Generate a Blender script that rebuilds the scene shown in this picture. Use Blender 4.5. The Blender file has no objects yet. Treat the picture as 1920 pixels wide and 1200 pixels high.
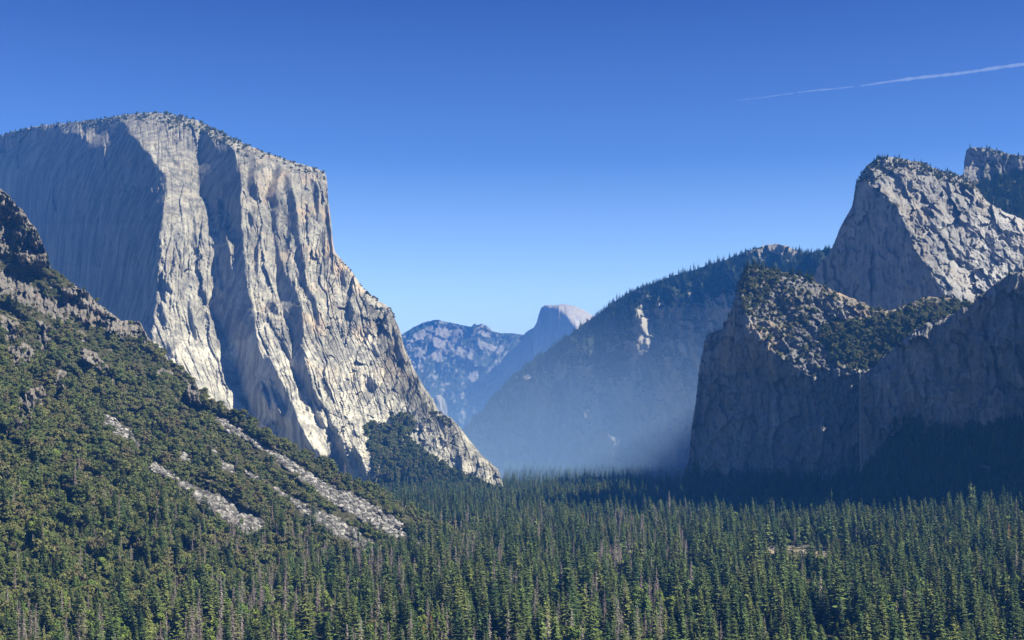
import bpy, math, random
import numpy as np
from mathutils import Vector

# ------------------------------------------------------------------ setup
sc = bpy.context.scene
COL = sc.collection
F = 2480.0          # focal length measured in photo pixels (photo is 1920 wide)
CX, CY = 960.0, 805.0
FLOOR = -168.0
random.seed(7)
rng = np.random.default_rng(11)

# ------------------------------------------------------------------ noise
def _hash(ix, iy, seed):
    h = (ix.astype(np.int64) * 374761393 + iy.astype(np.int64) * 668265263 + seed * 1442695041) & 0xffffffff
    h = ((h ^ (h >> 13)) * 1274126177) & 0xffffffff
    return (h ^ (h >> 16)) & 0xffffffff

def perlin(x, y, seed=0):
    x = np.asarray(x, float); y = np.asarray(y, float)
    ix = np.floor(x); iy = np.floor(y)
    fx = x - ix; fy = y - iy
    u = fx * fx * fx * (fx * (fx * 6 - 15) + 10)
    v = fy * fy * fy * (fy * (fy * 6 - 15) + 10)
    def g(dx, dy):
        a = _hash(ix + dx, iy + dy, seed) * (2 * math.pi / 4294967296.0)
        return np.cos(a) * (fx - dx) + np.sin(a) * (fy - dy)
    n0 = g(0, 0) * (1 - u) + g(1, 0) * u
    n1 = g(0, 1) * (1 - u) + g(1, 1) * u
    return (n0 * (1 - v) + n1 * v) * 1.5

def fbm(x, y, seed=0, octs=4, gain=0.5):
    s = 0; a = 1.0; t = 0
    for k in range(octs):
        s = s + a * perlin(x * 2 ** k + 13.7 * k, y * 2 ** k - 7.3 * k, seed + k)
        t += a; a *= gain
    return s / t

def ridged(x, y, seed=0, octs=3, gain=0.55):
    s = 0; a = 1.0; t = 0
    for k in range(octs):
        s = s + a * (1 - 2 * np.abs(perlin(x * 2 ** k + 3.1 * k, y * 2 ** k + 9.2 * k, seed + k)))
        t += a; a *= gain
    return s / t

def terrace(n, k, e=.07):
    t = n * k; i = np.floor(t); f = np.clip((t - i - .5 + e) / (2 * e), 0, 1)
    return (i + f * f * (3 - 2 * f)) / k

def facets(x, y, seed, h=1.0, tilt=.5, jag=.25):
    """broken rock: irregular blocks, each a flat face with its own offset and tilt, meeting at sharp edges"""
    x = x + jag * fbm(x * 2.1, y * 2.1, seed + 7, 2); y = y + jag * fbm(x * 1.9, y * 1.9, seed + 8, 2)
    ix = np.floor(x); iy = np.floor(y)
    best = np.full(x.shape, 9.); out = np.zeros(x.shape)
    for dx in (-1, 0, 1):
        for dy in (-1, 0, 1):
            cx_, cy_ = ix + dx, iy + dy
            a = _hash(cx_, cy_, seed) / 4294967296.0; b = _hash(cx_, cy_, seed + 1) / 4294967296.0
            px, py = cx_ + .15 + .7 * a, cy_ + .15 + .7 * b
            d = (x - px) ** 2 + (y - py) ** 2
            c = _hash(cx_, cy_, seed + 2) / 4294967296.0 * 2 - 1; t1 = _hash(cx_, cy_, seed + 3) / 4294967296.0 * 2 - 1; t2 = _hash(cx_, cy_, seed + 4) / 4294967296.0 * 2 - 1
            m = d < best
            best = np.where(m, d, best)
            out = np.where(m, h * c + tilt * (t1 * (x - px) + t2 * (y - py)), out)
    return out

def crack(x, y, seed, w=.05):
    return np.clip(1 - np.abs(perlin(x, y, seed)) / w, 0, 1)

# ------------------------------------------------------------------ polygons and depth fields
def inpoly(X, Y, poly):
    p = np.asarray(poly, float)
    inside = np.zeros(np.shape(X), bool)
    x0, y0 = p[:, 0], p[:, 1]
    bb = (X >= x0.min()) & (X <= x0.max()) & (Y >= y0.min()) & (Y <= y0.max())
    xs, ys = X[bb], Y[bb]
    ins = np.zeros(xs.shape, bool)
    for i in range(len(p)):
        ax, ay = p[i]; bx, by = p[(i + 1) % len(p)]
        if ay == by: continue
        c = ((ay > ys) != (by > ys)) & (xs < (bx - ax) * (ys - ay) / (by - ay) + ax)
        ins ^= c
    inside[bb] = ins
    return inside

def blur(a, n=1):
    for _ in range(n):
        b = np.pad(a, 1, mode='edge')
        a = (b[:-2, 1:-1] + b[2:, 1:-1] + b[1:-1, :-2] + b[1:-1, 2:] + 2 * b[1:-1, 1:-1]) / 6
    return a

def poisson(gx, gy, wy_=1.0):
    """least-squares height from gradients (cell spacing 1), Neumann edges"""
    m, n = gx.shape
    f = np.zeros((m, n))
    f[:, :-1] += gx[:, :-1]; f[:, 1:] -= gx[:, :-1]
    f[:-1, :] += wy_ * gy[:-1, :]; f[1:, :] -= wy_ * gy[:-1, :]
    e = np.block([[f, f[:, ::-1]], [f[::-1, :], f[::-1, ::-1]]])
    Fh = np.fft.fft2(e)
    wy = 2 * np.cos(2 * np.pi * np.arange(2 * m) / (2 * m)) - 2
    wx = 2 * np.cos(2 * np.pi * np.arange(2 * n) / (2 * n)) - 2
    d = wy_ * wy[:, None] + wx[None, :]
    d[0, 0] = 1
    Fh = Fh / d; Fh[0, 0] = 0
    return np.real(np.fft.ifft2(Fh))[:m, :n]

def bilin(A, gx, gy):
    m, n = A.shape
    gx = np.clip(gx, 0, n - 1.001); gy = np.clip(gy, 0, m - 1.001)
    ix = gx.astype(int); iy = gy.astype(int); fx = gx - ix; fy = gy - iy
    return (A[iy, ix] * (1 - fx) * (1 - fy) + A[iy, ix + 1] * fx * (1 - fy)
            + A[iy + 1, ix] * (1 - fx) * fy + A[iy + 1, ix + 1] * fx * fy)

def world(x, y, D):
    return (x - CX) / F * D, D, (CY - y) / F * D

class Field:
    """A mountain side: facets given by their slopes, joined into one continuous surface."""
    def __init__(s, x0, x1, y0, y1, Y0, default, regions, anchor, step=2.0, warp=(2.5, 5), seed=1, soft=1, pre=None, wy=.35):
        wyt = wy
        s.x0, s.y0, s.step = x0, y0, step
        gx, gy = np.meshgrid(np.arange(x0, x1 + step, step), np.arange(y0, y1 + step, step))
        wx = gx + warp[0] * fbm(gx / 9, gy / 22, seed + 50, 3) * 2
        wy = gy + warp[1] * fbm(gx / 11, gy / 15, seed + 70, 3) * 2
        S = np.full(gx.shape, default[0], float); T = np.full(gx.shape, default[1], float)
        Q = np.full(gx.shape, 1.0)
        if pre is not None: pre(gx, gy, S, T)
        for r in regions:
            m = inpoly(wx, wy, r[0])
            if r[2] is None: S[m] = -(.31 + .98 * T[m]) - r[1]      # just turned away from the sun
            else: S[m] = r[1]; T[m] = r[2]
            Q[m] = r[3] if len(r) > 3 else 1.0
        if soft: S = blur(S, soft); T = blur(T, soft)
        s.Q = blur(Q, 2)
        k = Y0 / F * step
        den = np.clip(1 - S * (gx - CX) / F, .3, 3)
        D = poisson(S * k / den, -T * k * np.ones_like(gx) / np.clip(1 - T * (CY - gy) / F, .3, 3), wyt)
        a = bilin(D, np.array([(anchor[0] - x0) / step]), np.array([(anchor[1] - y0) / step]))[0]
        s.D = D - a + anchor[2]
    def __call__(s, x, y):
        return bilin(s.D, (x - s.x0) / s.step, (y - s.y0) / s.step)
    def quiet(s, x, y):
        return bilin(s.Q, (x - s.x0) / s.step, (y - s.y0) / s.step)

def interp(line, x):
    p = np.asarray(line, float)
    return np.interp(x, p[:, 0], p[:, 1])

def tag(o, label, cat=None, group=None, kind=None):
    o['label'] = label
    if cat: o['category'] = cat
    if group: o['group'] = group
    if kind: o['kind'] = kind
    return o

def grid_mesh(name, P, mats, attrs=None, smooth=True):
    """P: (rows, cols, 3)"""
    m, n, _ = P.shape
    me = bpy.data.meshes.new(name)
    idx = np.arange(m * n).reshape(m, n)
    q = np.stack([idx[:-1, :-1], idx[1:, :-1], idx[1:, 1:], idx[:-1, 1:]], -1).reshape(-1, 4)
    nf = len(q)
    me.vertices.add(m * n); me.loops.add(nf * 4); me.polygons.add(nf)
    me.vertices.foreach_set('co', P.astype(np.float32).ravel())
    me.loops.foreach_set('vertex_index', q.astype(np.int32).ravel())
    me.polygons.foreach_set('loop_start', np.arange(nf, dtype=np.int32) * 4)
    me.polygons.foreach_set('loop_total', np.full(nf, 4, np.int32))
    if smooth: me.polygons.foreach_set('use_smooth', np.ones(nf, bool))
    for k, a in (attrs or {}).items():
        at = me.attributes.new(k, 'FLOAT', 'POINT')
        at.data.foreach_set('value', a.astype(np.float32).ravel())
    me.update(calc_edges=True)
    for mt in mats: me.materials.append(mt)
    o = bpy.data.objects.new(name, me); COL.objects.link(o)
    return o

class Massif:
    def __init__(s, name, mat, top, bottom, field, relief, dx=1.5, ny=300, back=(40, 160, 500, 1200),
                 backdrop=0.0, jag=1.5, side=1, attrs=None, roundoff=0, seed=3):
        x0, x1 = top[0][0], top[-1][0]
        xs = np.arange(x0, x1 + dx * .5, dx)
        # finer columns where the outline falls steeply
        ty = interp(top, xs)
        extra = []
        for i in range(len(xs) - 1):
            dy = abs(ty[i + 1] - ty[i])
            if dy > 3 * dx:
                k = int(min(dy / (2 * dx), 14)); extra += list(np.linspace(xs[i], xs[i + 1], k + 2)[1:-1])
        xs = np.sort(np.concatenate([xs, extra])) if extra else xs
        topy = interp(top, xs) + jag * (fbm(xs / 11, xs * 0 + 4.2, seed, 4, .7) * 2)
        s.topline = lambda q: np.interp(q, xs, topy)
        bot = interp(bottom, xs)
        v = np.linspace(0, 1, ny) ** 1.0
        X = np.repeat(xs[None, :], ny, 0)
        Y = topy[None, :] + (bot - topy)[None, :] * v[:, None]
        D = field(X, Y)
        s.field = field; s.relief = relief
        s.top, s.bot = topy, bot
        s.roundoff = roundoff
        R = relief(X, Y, field.quiet(X, Y)) if relief else 0
        D2 = D + R
        if roundoff: D2 = D2 + roundoff * np.exp(-(Y - topy[None, :]) / 6.0)
        wx, wy, wz = world(X, Y, D2)
        P = np.stack([wx, wy, wz], -1)
        B = []
        for b in reversed(back):
            q = P[0].copy()
            q[:, 1] += b
            q[:, 0] += b * ((xs - CX) / F + side * .04)
            q[:, 2] += b * (np.minimum(q[:, 2] / (q[:, 1] - b), 0) - backdrop)
            B.append(q)
        P = np.concatenate([np.stack(B), P], 0)
        A = {}
        if attrs:
            for k, fn in attrs.items():
                a = fn(X, Y)
                A[k] = np.concatenate([np.repeat(a[:1], len(back), 0), a], 0)
        s.obj = grid_mesh(name, P, [mat], A, smooth=False)
        s.xs = xs; s.P = P[len(back):]
        s.grid = (xs, topy, bot, ny)
    def at(s, x, y):
        """world points on the surface for screen positions (arrays)"""
        x = np.asarray(x, float); y = np.asarray(y, float)
        t = np.interp(x, s.xs, s.top); b = np.interp(x, s.xs, s.bot)
        v = np.clip((y - t) / (b - t), 0, 1) * (len(s.P) - 1)
        i = np.clip(np.searchsorted(s.xs, x) - 1, 0, len(s.xs) - 2)
        f = (x - s.xs[i]) / (s.xs[i + 1] - s.xs[i])
        j = np.clip(v.astype(int), 0, len(s.P) - 2); g = v - j
        f = f[:, None]; g = g[:, None]
        return (s.P[j, i] * (1 - f) * (1 - g) + s.P[j, i + 1] * f * (1 - g)
                + s.P[j + 1, i] * (1 - f) * g + s.P[j + 1, i + 1] * f * g)

# ------------------------------------------------------------------ node helpers
def new_mat(name):
    m = bpy.data.materials.new(name); m.use_nodes = True
    nt = m.node_tree; nt.nodes.clear()
    out = nt.nodes.new('ShaderNodeOutputMaterial')
    b = nt.nodes.new('ShaderNodeBsdfPrincipled')
    b.inputs['Roughness'].default_value = .92
    b.inputs['Specular IOR Level'].default_value = .15
    nt.links.new(b.outputs[0], out.inputs[0])
    return m, nt, b

def N(nt, t, **kw):
    n = nt.nodes.new(t)
    for k, v in kw.items(): setattr(n, k, v)
    return n

def noise(nt, vec, scale, detail=6, rough=.6, stretch=(1, 1, 1), dist=0.0):
    mp = N(nt, 'ShaderNodeMapping'); mp.inputs['Scale'].default_value = tuple(scale * k for k in stretch)
    nt.links.new(vec, mp.inputs[0])
    n = N(nt, 'ShaderNodeTexNoise'); n.inputs['Scale'].default_value = 1
    n.inputs['Detail'].default_value = detail; n.inputs['Roughness'].default_value = rough
    n.inputs['Distortion'].default_value = dist
    nt.links.new(mp.outputs[0], n.inputs['Vector'])
    return n.outputs[0]

def ramp(nt, val, stops):
    r = N(nt, 'ShaderNodeValToRGB')
    e = r.color_ramp.elements
    while len(e) > 1: e.remove(e[-1])
    e[0].position = stops[0][0]; c = stops[0][1]; e[0].color = c if len(c) == 4 else (*c, 1)
    for p, c in stops[1:]:
        q = e.new(p); q.color = c if len(c) == 4 else (*c, 1)
    nt.links.new(val, r.inputs[0])
    return r.outputs[0]

def mix(nt, fac, a, b, mode='MIX'):
    m = N(nt, 'ShaderNodeMix'); m.data_type = 'RGBA'; m.blend_type = mode
    def put(v, s):
        if isinstance(v, bpy.types.NodeSocket): nt.links.new(v, s)
        elif isinstance(v, (int, float)): s.default_value = v
        else: s.default_value = (*v, 1)
    put(fac, m.inputs[0]); put(a, m.inputs[6]); put(b, m.inputs[7])
    return m.outputs[2]

def mth(nt, op, a, b=0.0, clamp=False):
    m = N(nt, 'ShaderNodeMath'); m.operation = op; m.use_clamp = clamp
    for v, s in ((a, m.inputs[0]), (b, m.inputs[1])):
        if isinstance(v, bpy.types.NodeSocket): nt.links.new(v, s)
        else: s.default_value = v
    return m.outputs[0]

def attr(nt, name):
    a = N(nt, 'ShaderNodeAttribute'); a.attribute_name = name
    return a.outputs['Fac']

def grey(v): return (v, v, v)

def rock_mat(name, light, mid, dark, warm, veg_a, veg_b, streak=1.0, scale=1.0, bump=3.0, ledge=True):
    m, nt, b = new_mat(name)
    pos = N(nt, 'ShaderNodeNewGeometry')
    P = pos.outputs['Position']
    big = noise(nt, P, .0045 * scale, 5, .6)
    st = noise(nt, P, .03 * scale, 6, .65, (1, 1, .07), .4)      # water stains running down the wall
    st2 = noise(nt, P, .11 * scale, 5, .7, (1, 1, .05))
    fine = noise(nt, P, .16 * scale, 6, .7, (1, 1, .5))
    c = ramp(nt, big, [(.3, mid), (.62, light)])
    c = mix(nt, mth(nt, 'MULTIPLY', ramp(nt, st, [(.44, grey(0)), (.60, grey(1))]), .8 * streak, True), c, dark)
    c = mix(nt, mth(nt, 'MULTIPLY', ramp(nt, st2, [(.5, grey(0)), (.64, grey(1))]), .6 * streak, True), c, dark)
    wn = noise(nt, P, .012 * scale, 4, .6, (1, 1, .12))
    wm = mth(nt, 'MULTIPLY', ramp(nt, wn, [(.5, grey(0)), (.68, grey(1))]), attr(nt, 'warm'))
    c = mix(nt, wm, c, warm)
    c = mix(nt, ramp(nt, fine, [(.3, grey(.6)), (.52, grey(0))]), c, dark)
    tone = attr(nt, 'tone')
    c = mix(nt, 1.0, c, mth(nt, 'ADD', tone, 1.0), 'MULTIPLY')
    vn = noise(nt, P, .05 * scale, 5, .65)
    vc = ramp(nt, vn, [(.35, veg_a), (.65, veg_b)])
    vf = noise(nt, P, .035 * scale, 6, .7)
    vm = mth(nt, 'ADD', attr(nt, 'veg'), mth(nt, 'MULTIPLY', mth(nt, 'SUBTRACT', vf, .5), 2.4))
    if ledge:
        sep = N(nt, 'ShaderNodeSeparateXYZ'); nt.links.new(pos.outputs['Normal'], sep.inputs[0])
        vm = mth(nt, 'ADD', vm, mth(nt, 'MULTIPLY', mth(nt, 'SUBTRACT', sep.outputs[2], .72), .5))
    vm = ramp(nt, vm, [(.46, grey(0)), (.56, grey(1))])
    c = mix(nt, vm, c, vc)
    nt.links.new(c, b.inputs['Base Color'])
    bp = N(nt, 'ShaderNodeBump'); bp.inputs['Distance'].default_value = bump; bp.inputs['Strength'].default_value = .8
    hsum = mth(nt, 'ADD', fine, mth(nt, 'MULTIPLY', st2, .9))
    hsum = mth(nt, 'ADD', hsum, mth(nt, 'MULTIPLY', noise(nt, P, .5 * scale, 4, .7, (1, 1, .5)), .35))
    nt.links.new(hsum, bp.inputs['Height']); nt.links.new(bp.outputs[0], b.inputs['Normal'])
    return m
# ================================================================== MATERIALS (rock)
GR_L, GR_M, GR_D = (.37, .352, .285), (.265, .255, .21), (.10, .098, .092)
VEG_A, VEG_B = (.035, .05, .018), (.075, .085, .032)
M_wall = rock_mat('granite_wall', GR_L, GR_M, GR_D, (.47, .36, .24), VEG_A, VEG_B)
M_crag = rock_mat('weathered_granite', (.28, .26, .23), (.20, .185, .165), (.08, .077, .074), (.26, .19, .12), (.035, .04, .016), (.07, .065, .03), 1.0, 3.0, 3.0, False)
M_right = rock_mat('grey_granite', (.30, .293, .28), (.205, .203, .197), (.09, .092, .095), (.36, .27, .16), (.04, .045, .02), (.085, .08, .038), .45, 1.0, 4.0)
M_far = rock_mat('distant_granite', (.32, .30, .26), (.22, .205, .185), (.11, .105, .10), (.36, .30, .2), (.02, .03, .015), (.035, .045, .02), .5, .45, 12.0)

def zero(X, Y): return np.zeros(X.shape)
def veg_of(polys, base=-.6, val=1.0, warp=8):
    def f(X, Y):
        wx = X + warp * 1.6 * fbm(X / 22, Y / 14, 301, 3); wy = Y + warp * 1.2 * fbm(X / 20, Y / 16, 302, 3)
        a = np.full(X.shape, float(base))
        for p in polys:
            v = val
            if isinstance(p, tuple) and isinstance(p[1], float): p, v = p
            a[inpoly(wx, wy, p)] = v
        return a
    return f

# ================================================================== THE GREAT WALL ON THE LEFT
EC_TOP = [(-140, 262), (-60, 258), (0, 254), (30, 246), (60, 238), (90, 234), (130, 230), (170, 226), (205, 221), (225, 216), (250, 213),
          (285, 211), (310, 212), (340, 218), (370, 226), (400, 240), (430, 256), (460, 270), (500, 287), (540, 300), (575, 311),
          (600, 318), (609, 324), (613, 335), (616, 380), (621, 420), (625, 460), (628, 472), (645, 492), (662, 512), (680, 540),
          (705, 560), (732, 578), (738, 592), (750, 618), (758, 650), (775, 690), (795, 725), (812, 748), (824, 775), (845, 783),
          (862, 800), (880, 825), (900, 850), (920, 868), (934, 880), (941, 900), (944, 912), (950, 930)]
EC_BOT = [(-140, 935), (950, 940)]
SHADE = [
    # broad recessed wall on the left
    ([(-300, 275), (0, 285), (50, 262), (90, 250), (160, 252), (166, 268), (205, 232), (222, 226), (240, 232), (240, 252), (262, 262),
      (268, 280), (285, 290), (290, 303), (305, 320), (312, 330), (311, 370), (304, 400), (300, 430), (303, 470), (296, 510),
      (292, 560), (287, 600), (284, 660), (284, 960), (-300, 960)], 1.45, None),
    # deep bay right of the first buttress
    ([(374, 240), (390, 250), (400, 266), (408, 275), (418, 262), (432, 275), (442, 290), (450, 305), (453, 330), (450, 372), (449, 405),
      (453, 435), (457, 480), (462, 530), (468, 562), (476, 570), (480, 610), (485, 650), (490, 672), (500, 662), (510, 680), (518, 700),
      (530, 722), (541, 745), (553, 770), (560, 792), (568, 815), (578, 840), (592, 862), (560, 880), (470, 800), (460, 755), (450, 725),
      (442, 700), (435, 678), (424, 640), (412, 612), (398, 585), (388, 570), (402, 555), (402, 520), (398, 480), (398, 458), (409, 450),
      (404, 430), (396, 405), (389, 382), (378, 370), (371, 358), (370, 330), (371, 290), (378, 270)], 0.85, None),
    ([(462, 290), (477, 292), (479, 310), (475, 340), (481, 358), (481, 374), (468, 372), (460, 350), (464, 320)], 0.85, None),
    ([(520, 303), (527, 310), (529, 326), (522, 340), (520, 360), (521, 385), (518, 397), (510, 382), (498, 368), (504, 350), (510, 332)], 0.85, None),
    # long channel A
    ([(504, 395), (520, 385), (519, 420), (520, 460), (526, 482), (534, 505), (545, 528), (557, 548), (562, 575), (568, 598), (568, 640),
      (571, 685), (578, 695), (582, 720), (586, 745), (594, 768), (604, 790), (609, 802), (600, 800), (592, 782), (583, 755), (576, 735), (563, 722),
      (553, 703), (543, 680), (527, 652), (513, 628), (502, 600), (508, 600), (520, 628), (535, 655), (546, 672), (549, 650), (548, 633),
      (540, 612), (531, 592), (524, 560), (519, 520), (515, 470), (510, 430)], 0.8, None),
    # channel below the rim
    ([(532, 330), (541, 330), (547, 347), (552, 366), (556, 390), (562, 420), (563, 450), (567, 485), (571, 520), (584, 548), (592, 565),
      (598, 595), (597, 610), (588, 590), (578, 562), (568, 540), (558, 525), (550, 500), (546, 470), (543, 450), (540, 480), (533, 470), (536, 430), (538, 395), (534, 360)], 0.8, None),
    ([(580, 337), (590, 340), (596, 350), (598, 370), (597, 402), (593, 408), (588, 390), (585, 362)], 0.85, None),
    ([(607, 385), (613, 380), (618, 410), (622, 450), (625, 490), (625, 515), (619, 505), (616, 470), (610, 430)], 0.85, None),
    ([(598, 435), (606, 455), (611, 480), (612, 497), (605, 495), (601, 470)], 0.85, None),
    # channel B and its neighbours near the foot
    ([(594, 747), (602, 755), (613, 767), (618, 783), (622, 798), (632, 805), (638, 820), (643, 838), (650, 855), (654, 865), (660, 880),
      (664, 900), (652, 905), (636, 880), (640, 867), (633, 850), (628, 833), (626, 813), (617, 800), (613, 783), (605, 767), (596, 755)], 0.85, None),
    ([(660, 828), (668, 843), (674, 856), (679, 868), (684, 880), (687, 902), (678, 902), (673, 880), (669, 866), (661, 850)], 0.85, None),
    ([(643, 828), (650, 838), (660, 852), (664, 866), (655, 852), (646, 838)], 0.85, None),
    ([(556, 790), (568, 808), (577, 828), (588, 846), (598, 842), (600, 862), (582, 862), (560, 870)], 0.85, None),
    ([(583, 727), (590, 738), (600, 760), (604, 775), (597, 765), (588, 745)], 0.85, None),
    ([(573, 757), (577, 762), (578, 772), (573, 768)], 0.85, None),
    # cracks in the first buttress
    ([(362, 405), (367, 415), (370, 450), (372, 480), (371, 498), (366, 480), (363, 440)], 0.85, None),
    ([(352, 370), (358, 385), (359, 398), (353, 388)], 0.85, None), ([(366, 375), (370, 380), (369, 395), (365, 390)], 0.85, None),
    ([(335, 336), (340, 345), (340, 355), (335, 348)], 0.85, None), ([(343, 312), (348, 306), (345, 335), (341, 330)], 0.85, None),
    ([(304, 530), (310, 530), (322, 545), (320, 550), (308, 545), (306, 570), (302, 560)], 0.85, None),
    ([(300, 570), (305, 580), (310, 605), (308, 615), (300, 600)], 0.85, None),
    ([(307, 620), (310, 640), (318, 650), (322, 670), (312, 668)], 0.85, None),
    ([(352, 560), (358, 585), (365, 615), (370, 640), (365, 640), (358, 620), (350, 590)], 0.85, None),
    ([(306, 275), (318, 285), (328, 300), (338, 310), (330, 312), (316, 296)], 0.85, None), ([(346, 255), (352, 260), (356, 280), (350, 275)], 0.85, None),
    ([(296, 288), (308, 300), (302, 312), (298, 330), (295, 315)], 0.85, None),
    # bays at right of the wall
    ([(735, 610), (742, 625), (748, 648), (756, 680), (750, 690), (742, 660), (736, 635)], 0.85, None),
    ([(465, 398), (472, 402), (475, 412), (470, 430), (466, 420)], 0.85, None),
    ([(476, 470), (480, 450), (484, 470), (482, 500), (484, 540), (480, 530), (477, 500)], 0.85, None),
    ([(500, 560), (508, 565), (522, 575), (522, 590), (514, 590), (498, 577)], 0.85, None),
    ([(696, 640), (704, 650), (708, 668), (700, 660)], 0.85, None), ([(770, 660), (776, 690), (780, 705), (772, 695)], 0.85, None),
    ([(858, 856), (866, 858), (864, 885), (855, 884)], 0.85, None),
    ([(640, 500), (645, 510), (650, 540), (645, 545), (641, 520)], 0.85, None), ([(655, 560), (660, 580), (658, 600), (653, 585)], 0.85, None),
    ([(690, 700), (698, 715), (694, 735), (688, 715)], 0.85, None),
]
SHADE.append(([(376, 255), (392, 262), (408, 280), (420, 268), (434, 278), (446, 300), (450, 330), (449, 372), (447, 405), (450, 435), (436, 430), (412, 400), (396, 384), (382, 370), (374, 355), (373, 320), (374, 290)], 1.5, None))
LIT = [
    ([(410, 372), (414, 376), (417, 390), (416, 405), (414, 430), (409, 425), (406, 408), (407, 390)], .5, .1),
    ([(424, 395), (429, 398), (427, 425), (433, 450), (440, 462), (441, 495), (440, 520), (434, 500), (430, 468), (422, 445), (421, 420)], .5, .1),
    ([(399, 470), (406, 485), (413, 520), (418, 545), (412, 543), (405, 508)], .5, .1),
    ([(438, 425), (441, 430), (440, 460), (436, 450)], .5, .1),
    ([(408, 625), (418, 625), (424, 645), (440, 640), (440, 660), (434, 680), (424, 688), (418, 670), (406, 655)], .0, .3),
    ([(490, 715), (497, 728), (505, 745), (508, 775), (500, 757), (491, 737)], .45, .2),
    ([(504, 710), (513, 713), (520, 733), (530, 750), (536, 768), (530, 785), (520, 765), (509, 740)], .3, .2),
    ([(494, 795), (520, 788), (528, 802), (518, 818), (500, 812)], .2, .4),
    ([(546, 440), (549, 450), (553, 470), (558, 500), (560, 520), (553, 505), (548, 480)], .4, .1),
    ([(602, 432), (607, 450), (612, 470), (618, 512), (613, 508), (606, 480)], .5, .1),
]
def ec_pre(gx, gy, S, T):
    # buttress faces swell outwards towards the foot; the right shoulder is broad and slabby
    low = np.clip((gy - 560) / 250, 0, 1)
    S[:] = .58; T[:] = .10 + .46 * low
    r = gx > 612
    S[r] = (.12 + .0 * gx)[r]; T[r] = (.22 + .22 * low)[r]
    # broken slabs at the right foot
    m = inpoly(gx, gy, [(740, 745), (790, 770), (830, 778), (960, 905), (960, 960), (780, 930), (760, 850), (745, 800)])
    S[m] = .05; T[m] = .75
    m = inpoly(gx, gy, [(680, 800), (700, 788), (770, 800), (790, 830), (860, 880), (900, 905), (900, 960), (705, 960), (706, 900)])
    S[m] = .15; T[m] = 1.35
    top = gy < np.interp(gx, [-140, 0, 50, 90, 160, 205, 240, 265, 300, 380, 440, 520, 612, 640, 700, 760, 830],
                         [285, 280, 262, 250, 250, 232, 228, 235, 235, 250, 272, 303, 330, 485, 560, 645, 780])
    S[top] = .1; T[top] = 1.5
EC_F = Field(-320, 980, 190, 970, 3900, (.3, .12), [(p, a, b, .5 if a == 1.45 else .22) for p, a, b in SHADE] + [(p, a, b, .8) for p, a, b in LIT],
             (300, 600, 3900), warp=(1.6, 3), seed=5, pre=ec_pre, wy=.16)
def ec_relief(X, Y, q):
    right = np.clip((X - 600) / 60, 0, 1)
    lean = (X + (Y - 560) * -.28 * np.clip((Y - 480) / 200, 0, 1))
    mod = np.clip(.55 + 1.6 * fbm(X / 55, Y / 90, 17, 2), .1, 1.4)
    wob = lean + 6 * fbm(X / 25, Y / 50, 18, 3)
    a = (6 * ridged(wob / 60, Y / 420, 21, 2) + facets(wob / 34, Y / 120, 23, 7, 22) + facets(wob / 13, Y / 44, 24, 3.2, 10) * mod
         + facets(wob / 5.5, Y / 15, 28, 1.1, 3.5) + 1.5 * ridged(wob / 9, Y / 60, 31, 3) * mod + 2.0 * fbm(X / 4, Y / 12, 41, 3) * mod)
    b = (facets((X + Y * .35) / 30, (Y - X * .5) / 60, 25, 8, 22) + facets((X + Y * .3) / 12, (Y - X * .45) / 26, 29, 4, 12) * (mod + .3) + 4 * ridged((X + Y * .2) / 13, (Y - X * .4) / 40, 27, 4, .6) * mod + 3 * fbm(X / 6, Y / 9, 26, 4, .7))
    hor = 4 * terrace(fbm(X / 70, Y / 18, 61, 3), 3)
    low = np.clip((Y - 700) / 120, 0, 1)
    w = a * (1 - right * .75) * (1 - low * .55) + b * (.1 + right * .75) * (1 - low * .3)
    ck = 15 * crack(wob / 15, Y / 230, 71, .06) * (1 - low * .5) + 6 * crack((X + Y * .5) / 34, (Y - X * .3) / 80, 72, .05) * mod + 3 * crack(X / 90, Y / 60, 73, .03)
    return -(w * q + hor * .6 * q) + ck * np.clip(q, 0, 1) * (.35 + .65 * mod)
EC_VEG = veg_of([([(680, 800), (700, 790), (735, 800), (765, 822), (800, 850), (850, 880), (905, 902), (960, 925), (960, 960), (705, 960), (702, 880)], .85),
                 ([(735, 785), (760, 780), (778, 795), (770, 815), (745, 812)], 1.5),
                 ([(-150, 240), (60, 228), (30, 262), (-150, 285)], .35), ([(330, 210), (400, 235), (450, 262), (440, 268), (380, 245), (330, 225)], .3),
                 ([(300, 225), (330, 225), (345, 240), (320, 245), (300, 235)], .3)], -.75)
def ec_tone(X, Y):
    # darker diorite zone of the right shoulder, cream slabs at its foot, iron-grey upper rim
    t = .3 * fbm(X / 26, Y / 120, 95, 4) + .16 * fbm(X / 7, Y / 60, 96, 3) - .1 * (Y < 420)
    wx = X + 14 * fbm(X / 20, Y / 20, 88, 3); wy = Y + 14 * fbm(X / 20, Y / 30, 89, 3)
    m = inpoly(wx, wy, [(690, 570), (740, 600), (800, 760), (830, 790), (760, 760), (720, 700), (690, 640)])
    t = t - .38 * blur(m.astype(float), 6) * (.7 + .9 * np.clip(fbm(X / 12, Y / 30, 90, 4) + .3, 0, 1))
    m = inpoly(wx, wy, [(745, 745), (780, 760), (800, 790), (850, 850), (880, 890), (820, 870), (770, 820), (745, 790)])
    t = t + .35 * blur(m.astype(float), 6)
    m = Y > 640 + 90 * fbm(X / 90, X * 0, 91, 2)
    t = t + .5 * blur(m.astype(float), 14) * (X < 720)
    m = inpoly(wx, wy, [(690, 800), (740, 745), (800, 790), (850, 850), (950, 905), (950, 940), (700, 940)])
    return t + .45 * blur(m.astype(float), 6) + .1 * (Y > 500)
def ec_warm(X, Y):
    return np.clip((X - 430) / 120, .12, .8) * np.clip((760 - Y) / 200, 0, 1)
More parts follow.
